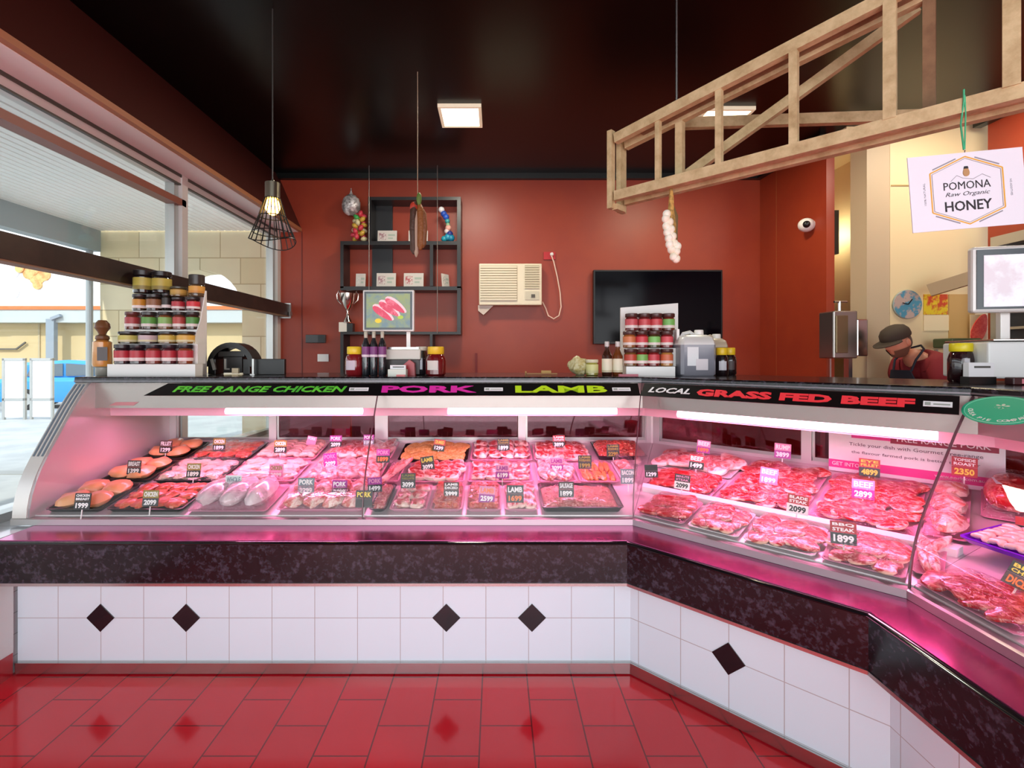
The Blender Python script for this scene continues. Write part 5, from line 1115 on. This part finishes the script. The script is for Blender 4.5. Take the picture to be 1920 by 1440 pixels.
obj('blade', bx_(1568, 1571, 672, 760, 4.80, 4.82), STEEL, bsw, world=True)
obj('base', MB().box(2.84, 3.14, 4.08, 4.5, 0, .95).box(2.80, 3.16, 4.05, 4.51, .95, .98), STEEL, bsw, world=True)
one('side_shelf', MB().prism([(3.135, 5.0), (3.20, 5.0), (3.215, 4.6), (3.135, 4.6)], 2.45, 2.86), M('shelf_dark_edge', '#2a2624', .4), 'black panel edge fixed on the inner side of the red side wall', 'panel')
# prep bench for the worker
pb = thing('prep_bench', 'steel preparation bench where the worker stands', 'bench', (2.86, 3.6, 0))
obj('bench_top', MB().box(2.62, 3.12, 3.50, 4.03, .90, .94), STEEL, pb, world=True)
for x in (2.65, 3.09):
    for y in (3.53, 4.0): obj('leg', MB().box(x-.02, x+.02, y-.02, y+.02, 0, .90), STEEL, pb, world=True)
# ------------------------------------------------------------------ ceiling fittings
def led(x0, x1, y0, y1, label, tone):
    t = thing('ceiling_light', label, 'ceiling light', ((x0+x1)/2, (y0+y1)/2, ZC-.03), 0, 'square ceiling lights')
    m = MB().box(x0, x1, y0, y0+.025, ZC-.03, ZC-.001).box(x0, x1, y1-.025, y1, ZC-.03, ZC-.001).box(x0, x0+.025, y0+.025, y1-.025, ZC-.03, ZC-.001).box(x1-.025, x1, y0+.025, y1-.025, ZC-.03, ZC-.001)
    obj('frame', m, M('light_frame', '#e8e0cc', .4, emit=.35, ecol='#ffe9c0'), t, world=True)
    obj('diffuser', MB().box(x0+.025, x1-.025, y0+.025, y1-.025, ZC-.022, ZC-.001), M('light_diffuser'+tone[1:], '#fff6dc', .4, emit=7, ecol=tone), t, world=True)
led(-.475, -.12, 3.98, 4.34, 'square ceiling light panel near the middle of the black ceiling', '#fff2c8')
led(1.72, 2.13, 4.02, 4.22, 'ceiling light panel behind the hanging wooden trestle', '#ffe9b8')
# pendant lamp
px_, py_ = W(511, 0, 2.9).x, 2.9
pl = thing('pendant_lamp', 'black wire cage pendant lamp with a glowing bulb by the windows', 'pendant lamp', (px_, py_, 2.50))
obj('cord', MB().tube([(0, 0, 1.04), (0, 0, .03)], .004, 8), M('cord_grey', '#3a3a38', .4), pl, True)
obj('socket', MB().lathe([(.008, .03), (.012, .015), (.042, .01), (.042, -.085), (.034, -.085)], n=20), M('socket_metal', '#6e6a5c', .3, .8), pl, True)
obj('bulb', MB().ball((0, 0, -.128), .042, 16, 10, (1, 1, 1.25)), M('bulb_glow', '#ffd27a', .3, emit=22, ecol='#ffc05a'), pl, True)
cg = MB(); nw = 20
for k in range(nw):
    a = 2*PI*k/nw; c, s = math.cos(a), math.sin(a); zb_ = -.34+.02*math.cos(2*a)
    cg.tube([(.042*c, .042*s, -.08), (.075*c, .075*s, -.19), (.128*c, .128*s, zb_)], .0028, 6)
for r, z in ((.075, -.19), (.108, -.285)): cg.tube([(r*math.cos(2*PI*k/32), r*math.sin(2*PI*k/32), z) for k in range(32)], .003, 6, True)
cg.tube([(.128*math.cos(2*PI*k/32), .128*math.sin(2*PI*k/32), -.34+.02*math.cos(4*PI*k/32)) for k in range(32)], .003, 6, True)
obj('wire_cage', cg, M('cage_black', '#1c1c1a', .35, .5), pl, True)
# hanging salami
hs = thing('hanging_salami', 'bunch of dried salami hanging on a string in front of the shelf', 'salami', W(783, 365, 3.54))
obj('string', MB().tube([(0, 0, 2.06-1.174+.0), (0, 0, 0)], .003, 6), M('string_tan', '#a8937a', .7), hs)
def sausage(x, l0, l1, r, m): return obj('salami', MB().tube([(x*.5, 0, l0), (x, .0, l0-.06), (x*1.15, 0, (l0+l1)/2), (x, 0, l1+.03), (x*.9, 0, l1)], [r*.4, r, r, r*.95, r*.3], 12), m, hs, True)
sausage(-.030, -.05, -.43, .024, M('salami_dark', '#4a3022', .5, bump=(70, .6))); sausage(.022, -.06, -.40, .028, M('salami_brown', '#8a5222', .5, bump=(80, .7))); sausage(.044, -.08, -.385, .02, M('salami_tan', '#7c4a28', .5, bump=(80, .6))); sausage(-.01, -.12, -.45, .018, M('salami_pale', '#b59a86', .5))
obj('chilli_tuft', MB().ball((-.03, 0, -.09), .03, 10, 7, (.9, .7, 1.3)), M('tuft_red', '#b83c2a', .5), hs, True); obj('leaf_tuft', MB().ball((.012, -.01, -.035), .024, 10, 7, (.8, .7, 2.0)), M('tuft_green', '#5f7a34', .6), hs, True)
# garlic braid
gb = thing('garlic_braid', 'braid of dried garlic bulbs hanging under the wooden trestle', 'garlic', W(1258, 355, 2.42))
obj('stalks', MB().tube([(0, 0, .02), (.002, 0, -.04), (.0, 0, -.10), (.012, 0, -.18), (.012, 0, -.26)], [.006, .012, .015, .014, .006], 8), M('garlic_stalk', '#c9a052', .7, mix=('#8a6a34', 40, .4, .6), bump=(60, .8)), gb, True)
obj('leaves', MB().tube([(.01, .012, -.06), (.028, .012, -.13), (.028, .012, -.24), (.020, .012, -.28)], [.004, .012, .010, .003], 8), M('garlic_leaf', '#6d5a34', .7), gb, True)
gl_ = [(-.024, -.125), (-.030, -.15), (-.012, -.165), (-.026, -.185), (-.006, -.20), (-.022, -.215), (.004, -.235), (-.016, -.245), (-.012, -.275), (.012, -.27), (.026, -.285), (-.002, -.30), (.02, -.31), (.008, -.335), (.022, -.345)]
for x, z in gl_: obj('garlic_bulb', MB().ball((x, -.008-rnd.random()*.01, z), .0205, 10, 7, (1, 1, 1.05)), M('garlic_white', '#ece2c8', .6, mix=('#f6f2e2', 30, .4, .6)), gb, True)
# ------------------------------------------------------------------ hanging timber trestle
S0_ = Vector((.615, 2.625, 0)); U_ = Vector((math.sin(PI/4), -math.sin(PI/4), 0)); N_ = Vector((math.sin(PI/4), math.sin(PI/4), 0))
lad = thing('timber_trestle', 'old wooden folding trestle ladder hanging from the ceiling', 'ladder', (.615, 2.625, 2.3))
def LP(t, z, n=0.0): return S0_+U_*(t*1.414)+N_*n+Vector((0, 0, z))
def lz(t, top): return (2.335-.008*t) if not top else (2.635+.20*t)
for n, mt in ((0.0, TIMBER), (.105, TIMBER)):
    obj('rail', MB().bar(LP(.02, lz(.02, 0), n), LP(1.62, lz(1.62, 0), n), .036, .05), mt, lad, world=True)
    obj('rail', MB().bar(LP(.02, lz(.02, 1), n), LP(1.62, lz(1.62, 1), n), .036, .05), mt, lad, world=True)
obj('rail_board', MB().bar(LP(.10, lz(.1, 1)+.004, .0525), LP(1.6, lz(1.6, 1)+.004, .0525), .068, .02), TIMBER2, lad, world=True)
obj('rail_board', MB().bar(LP(.10, lz(.1, 0)+.004, .0525), LP(1.6, lz(1.6, 0)+.004, .0525), .068, .02), TIMBER, lad, world=True)
obj('end_post', MB().bar(LP(0, 2.275), LP(0, 2.69), .035, .028, U_), TIMBER, lad, world=True)
obj('end_post', MB().bar(LP(.0, 2.275, .105), LP(.0, 2.66, .105), .06, .028, U_), TIMBER, lad, world=True)
obj('end_block', MB().bar(LP(.012, 2.285, .01), LP(.012, 2.285, .10), .03, .03), TIMBER, lad, world=True)
for t_, w_ in ((.19, .026), (.398, .030), (.609, .034), (.828, .042), (1.045, .046), (1.27, .046), (1.5, .046)):
    obj('rung', MB().bar(LP(t_, lz(t_, 0)+.02), LP(t_, lz(t_, 1)-.02), w_, w_*.9, U_), TIMBER, lad, world=True)
for t_ in (.235, .90):
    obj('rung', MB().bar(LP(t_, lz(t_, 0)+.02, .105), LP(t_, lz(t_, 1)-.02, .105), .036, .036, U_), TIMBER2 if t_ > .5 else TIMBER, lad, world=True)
obj('splay_leg', MB().bar(W(1285, 330, 2.58), W(1720, 15, 2.05), .035, .045), TIMBER, lad, world=True)
obj('splay_leg', MB().bar(W(1278, 232, 2.62), W(1770, 216, 2.48), .035, .055), TIMBER, lad, world=True)
rod = thing('hanging_rod', 'thin steel rod holding the wooden trestle from the ceiling', 'rod', W(1269, 185, 2.52))
obj('rod', MB().tube([(0, 0, ZC-W(0, 185, 2.52).z-.002), (0, 0, -.03)], .007, 8), STEEL, rod, True); obj('coupling', MB().lathe([(.012, -.10), (.012, -.02)], (-.004, 0, 0), 12), STEEL, rod, True)
# ------------------------------------------------------------------ honey sign
hn = thing('honey_sign', 'white Pomona honey card hanging on a green string from the trestle', 'sign', W(1813, 357, 1.64))
hn.rotation_euler = (0, -math.radians(4.2), math.radians(-4))
HW, HH = .181, .127
obj('card', MB().box(-HW, HW, -.0015, .0015, -HH, HH), M('sign_card', '#dfe0ea', .5), hn)
card_ = hn.children[0]
YEL = M('hex_yellow', '#dba63c', .5); INK = M('sign_ink', '#1c1a22', .5)
def hexa(w_, t_, h_, e_): return [(0, t_), (w_, h_), (w_, -h_), (0, -t_), (-w_, -h_), (-w_, h_)]
def hexring(w_, t_, h_, th): 
    p = [Vector((a, -.002, b)) for a, b in hexa(w_, t_, h_, 0)]; m = MB()
    for k in range(6): m.bar(p[k], p[(k+1) % 6], th, .0008, (0, 1, 0))
    return m
obj('hexagon', hexring(.114, .113, .066, .0042), YEL, card_); obj('hexagon', hexring(.108, .107, .062, .0015), M('hex_line', '#8a8078', .5), card_)
def stext(body, x, z, size, width, bold=.0, mat=INK, rz=0.0, shear=0): obj('lettering', moved(text_mb(body, size, width, bold, shear, .0004), T(x, -.002, z) @ UPRIGHT @ R(rz, 'Z')), mat, card_)
stext('POMONA', .0, .018, .026, .148, .0); stext('Raw Organic', .0, -.012, .018, .140, .0, M('sign_ink2', '#4c4850', .5), 0, .35); stext('HONEY', .0, -.050, .034, .148, .015)
stext('100% NATURAL', -.135, -.002, .006, .075, 0, M('sign_ink3', '#8a8a94', .5), PI/2); stext('NO ADDITIVES', .137, -.002, .006, .055, 0, M('sign_ink3', '#8a8a94', .5), -PI/2)
for sx_, sz_ in ((-1, 1), (1, 1), (-1, -1), (1, -1)): obj('print_line', MB().bar((sx_*.03, -.002, sz_*.108), (sx_*.105, -.002, sz_*.078), .004, .0008, (0, 1, 0)), M('sign_ink3', '#8a8a94', .5), card_)
be = obj('emblem', leafshape(0, .062, .0155, .009, PI/2, -.0035, -.0015), M('bee_tan', '#b08a5c', .5), card_); obj('emblem_head', MB().prism([(-.007, .072), (.007, .072), (.005, .08), (-.005, .08)], -.0042, -.0015, 'y'), INK, be)
obj('hill_line', MB().tube([(-.05, -.002, .034), (-.03, -.002, .052), (-.012, -.002, .042), (.02, -.002, .036)], .0008, 5).tube([(.02, -.002, .036), (.05, -.002, .05), (.075, -.002, .036)], .0008, 5), M('sign_ink3', '#8a8a94', .5), card_)
obj('hook', MB().tube([(0, 0, HH-.006), (.004, 0, HH+.008), (.0, 0, HH+.014)], .0015, 6), STEEL, hn)
st_ = hn.children[-1]
lt = LP(.952, lz(.95, 0)+.03, 0); p0 = hn.matrix_basis @ Vector((0, 0, HH+.01))
one('green_string', MB().tube([p0, (p0+lt)/2+Vector((.004, 0, 0)), lt+Vector((.0, -.03, -.02)), lt+Vector((0, -.03, .02))], .0028, 6).tube([p0+Vector((.003, 0, 0)), lt+Vector((.006, -.03, -.06)), lt+Vector((.003, -.03, 0))], .0022, 6), M('string_green', '#3fae7c', .5), 'green string tying the honey card to the trestle rail', 'string', smooth=True)
# ------------------------------------------------------------------ the worker
def skinfig(name, verts, edges, radii, mat, parent=None, sub=1, root=0):
    me = bpy.data.meshes.new(name); me.from_pydata([tuple(v) for v in verts], edges, []); me.materials.append(mat)
    o = bpy.data.objects.new(name, me); COL.objects.link(o)
    if parent: o.parent = parent
    sk = o.modifiers.new('skin', 'SKIN'); sk.use_smooth_shade = True
    sv = me.skin_vertices[0].data if me.skin_vertices else None
    if sv is None:
        import bmesh
        b = bmesh.new(); b.from_mesh(me); b.verts.layers.skin.verify(); b.to_mesh(me); b.free(); sv = me.skin_vertices[0].data
    for k, r in enumerate(radii):
        sv[k].radius = r if isinstance(r, tuple) else (r, r); sv[k].use_root = (k == root)
    s2_ = o.modifiers.new('sub', 'SUBSURF'); s2_.levels = sub; s2_.render_levels = sub
    return o
SKIN = M('skin', '#d08e70', .5); SHIRT = M('shirt_maroon', '#7a1620', .8); APR = M('apron_navy', '#151b2a', .8); PANT = M('trousers_dark', '#22242a', .8); CAP = M('cap_brown', '#3c3026', .8); BEARD = M('beard_grey', '#6d4a38', .9)
wk = thing('person', 'man in dark cap, maroon shirt and navy apron looking down at his work', 'person', (3.46, 3.88, 0))
# local frame: facing -X; y = sideways
P_ = [(0, 0, .98), (-.01, 0, 1.12), (-.03, 0, 1.28), (-.07, 0, 1.42), (-.15, 0, 1.48), (-.215, 0, 1.525),   # 0-5 pelvis..neck
      (-.10, .17, 1.385), (-.17, .22, 1.16), (-.40, .16, 1.06), (-.47, .13, 1.03),                      # 6-9 arm +y (far)
      (-.10, -.17, 1.385), (-.16, -.23, 1.15), (-.38, -.17, 1.045), (-.46, -.13, 1.01),                    # 10-13 arm -y (near)
      (0, .10, .90), (-.03, .11, .50), (.02, .11, .08), (-.10, .12, .04),                                # 14-17
      (0, -.10, .90), (-.02, -.11, .50), (.05, -.11, .08), (-.07, -.12, .04)]                            # 18-21
E_ = [(0, 1), (1, 2), (2, 3), (3, 4), (4, 5), (3, 6), (6, 7), (7, 8), (8, 9), (3, 10), (10, 11), (11, 12), (12, 13), (0, 14), (14, 15), (15, 16), (16, 17), (0, 18), (18, 19), (19, 20), (20, 21)]
R_ = [(.15, .12), (.15, .12), (.17, .125), (.15, .11), .075, .058, .066, .052, .040, .030, .066, .052, .040, .030, .10, .065, .045, .04, .10, .065, .045, .04]
body = skinfig('body', P_, E_, R_, SKIN, wk, 2)
# shirt as a slightly larger shell over torso and upper arms
PS = [(0, 0, .98), (-.01, 0, 1.12), (-.03, 0, 1.28), (-.06, 0, 1.42), (-.135, 0, 1.475), (-.09, .18, 1.41), (-.145, .215, 1.26), (-.09, -.18, 1.41), (-.14, -.22, 1.25)]
shirt = skinfig('shirt', PS, [(0, 1), (1, 2), (2, 3), (3, 4), (3, 5), (5, 6), (3, 7), (7, 8)], [(.165, .14), (.17, .145), (.19, .15), (.175, .14), .098, .105, .080, .105, .080], SHIRT, wk, 2)
trs = skinfig('trousers', [(0, 0, .97), (0, .10, .88), (-.03, .11, .50), (.02, .11, .10), (0, -.10, .88), (-.02, -.11, .50), (.05, -.11, .10)], [(0, 1), (1, 2), (2, 3), (0, 4), (4, 5), (5, 6)], [(.15, .13), .115, .085, .07, .115, .085, .07], PANT, wk, 1)
ap = MB(); rings = []
for z, x, w_ in ((.45, -.17, .20), (.80, -.18, .20), (1.0, -.185, .185), (1.15, -.20, .16), (1.28, -.235, .13), (1.38, -.255, .09)):
    rings.append([(x-.012, -w_, z), (x-.035, 0, z), (x-.012, w_, z), (x, w_*.98, z), (x-.02, 0, z), (x, -w_*.98, z)])
obj('apron', ap.loft(rings), APR, wk, True)
obj('apron_strap', MB().tube([(-.25, -.085, 1.37), (-.225, -.10, 1.46), (-.15, -.085, 1.545), (-.10, 0, 1.575), (-.15, .085, 1.545), (-.225, .10, 1.46), (-.25, .085, 1.37)], .008, 6), APR, wk, True)
# head: shaped ball with nose, brow, chin
def head_mb():
    m = MB().ball((0, 0, 0), 1, 28, 20); v = []
    for x, y, z in m.v:
        X, Y_, Z = x*.098, y*.077, z*.118
        if x < 0:
            fz = max(0, 1-((z+.05)/.20)**2)*max(0, 1-(y/.28)**2); X -= .026*fz                       # nose
            X -= .008*max(0, 1-((z-.28)/.12)**2)*max(0, 1-(y/.6)**2)                                    # brow
            X += .010*max(0, 1-((z-.12)/.10)**2)*max(0, 1-((abs(y)-.38)/.2)**2)                         # eye sockets
            X -= .008*max(0, 1-((z+.42)/.10)**2)*max(0, 1-(y/.35)**2)                                   # lips
            X -= .012*max(0, 1-((z+.75)/.22)**2)*max(0, 1-(y/.5)**2)                                    # chin
        if z < -.3: Y_ *= 1-.22*(-z-.3); X = X if x < 0 else X*(1-.5*(-z-.3))
        v.append((X, Y_, Z))
    m.v = v; return m
hd = obj('head', head_mb(), SKIN, wk, True); hd.location = (-.285, 0, 1.60); hd.rotation_euler = (0, -math.radians(24), math.radians(8))
for s in (-1, 1):
    obj('ear', MB().ball((.012, s*.078, -.005), .026, 10, 8, (.75, .35, 1.2)), SKIN, hd, True)
    obj('eye', MB().ball((-.080, s*.030, .014), .011, 10, 8), M('eye_white', '#d8cfc8', .3), hd, True)
bd_ = head_mb(); bd_.v = [(v[0]*1.06-.002, v[1]*1.05, v[2]*1.05) for v in bd_.v]; keep = [f for f in bd_.f if all(bd_.v[i][2] < -.035 and bd_.v[i][0] < .02 and not (bd_.v[i][2] > -.06 and abs(bd_.v[i][1]) < .02 and bd_.v[i][0] < -.08) for i in f)]
bd_.f = keep; obj('beard', bd_, BEARD, hd, True)
hr_ = head_mb(); hr_.v = [(v[0]*1.03+.002, v[1]*1.03, v[2]*1.03) for v in hr_.v]; hr_.f = [f for f in hr_.f if all((hr_.v[i][0] > .012 and hr_.v[i][2] > -.06) for i in f)]
obj('hair', hr_, M('hair_grey', '#5c4a40', .9), hd, True)
cp = MB().lathe([(.108, .035), (.112, .05), (.108, .085), (.085, .118), (.045, .136), (.01, .14)], n=24); cp.v = [(v[0]*1.02, v[1]*.84, v[2]) for v in cp.v]
cpo = obj('cap', cp, CAP, hd, True)
pk_ = MB(); nk = 12; top = []; bot = []
for k in range(nk+1):
    a = -1.15+2.3*k/nk; ri, ro = .100, .100+.085*math.cos(a*1.25)**.6 if abs(a*1.25) < PI/2 else .1
    top.append((ri*math.cos(a), ri*.84*math.sin(a), ro*math.cos(a), ro*.84*math.sin(a)))
for k in range(nk):
    a, b = top[k], top[k+1]
    v = [(-a[0], a[1], .045), (-b[0], b[1], .045), (-b[2], b[3], .030), (-a[2], a[3], .030)]
    pk_.add(v+[(x, y, z-.006) for x, y, z in v], [(0, 1, 2, 3), (7, 6, 5, 4), (0, 4, 5, 1), (1, 5, 6, 2), (2, 6, 7, 3), (3, 7, 4, 0)])
obj('cap_peak', pk_, CAP, cpo, True)
# hands: palm, four fingers and a thumb each
for s, wr in ((1, Vector((-.47, .13, 1.03))), (-1, Vector((-.46, -.13, 1.01)))):
    V = [wr, wr+Vector((-.05, -s*.005, -.015)), wr+Vector((-.085, -s*.01, -.022))]; E2 = [(0, 1), (1, 2)]; R2 = [(.028, .02), (.040, .016), (.038, .014)]
    for f_, (oy, ln) in enumerate(((-.028, .060), (-.010, .072), (.010, .068), (.028, .052))):
        b0 = len(V); bs_ = V[2]+Vector((-.004, oy, 0)); V += [bs_, bs_+Vector((-ln*.5, oy*.15, -.006)), bs_+Vector((-ln*.95, oy*.15, -.024))]; E2 += [(2, b0), (b0, b0+1), (b0+1, b0+2)]; R2 += [.010, .0085, .0075]
    b0 = len(V); V += [V[1]+Vector((0, -s*.036, -.004)), V[1]+Vector((-.035, -s*.055, -.012)), V[1]+Vector((-.06, -s*.05, -.022))]; E2 += [(1, b0), (b0, b0+1), (b0+1, b0+2)]; R2 += [.013, .011, .009]
    skinfig('hand', V, E2, R2, SKIN, body, 1)
for y in (.12, -.12): obj('shoe', MB().loft([[(x, y+a*ww, z) for a, z in ((-1, 0), (1, 0), (1, h*.7), (.5, h), (-.5, h), (-1, h*.7))] for x, ww, h in ((.10, .035, .06), (.05, .045, .10), (-.06, .05, .08), (-.16, .045, .05), (-.19, .02, .03))]), BLK, wk, True)
bpy.context.view_layer.update()
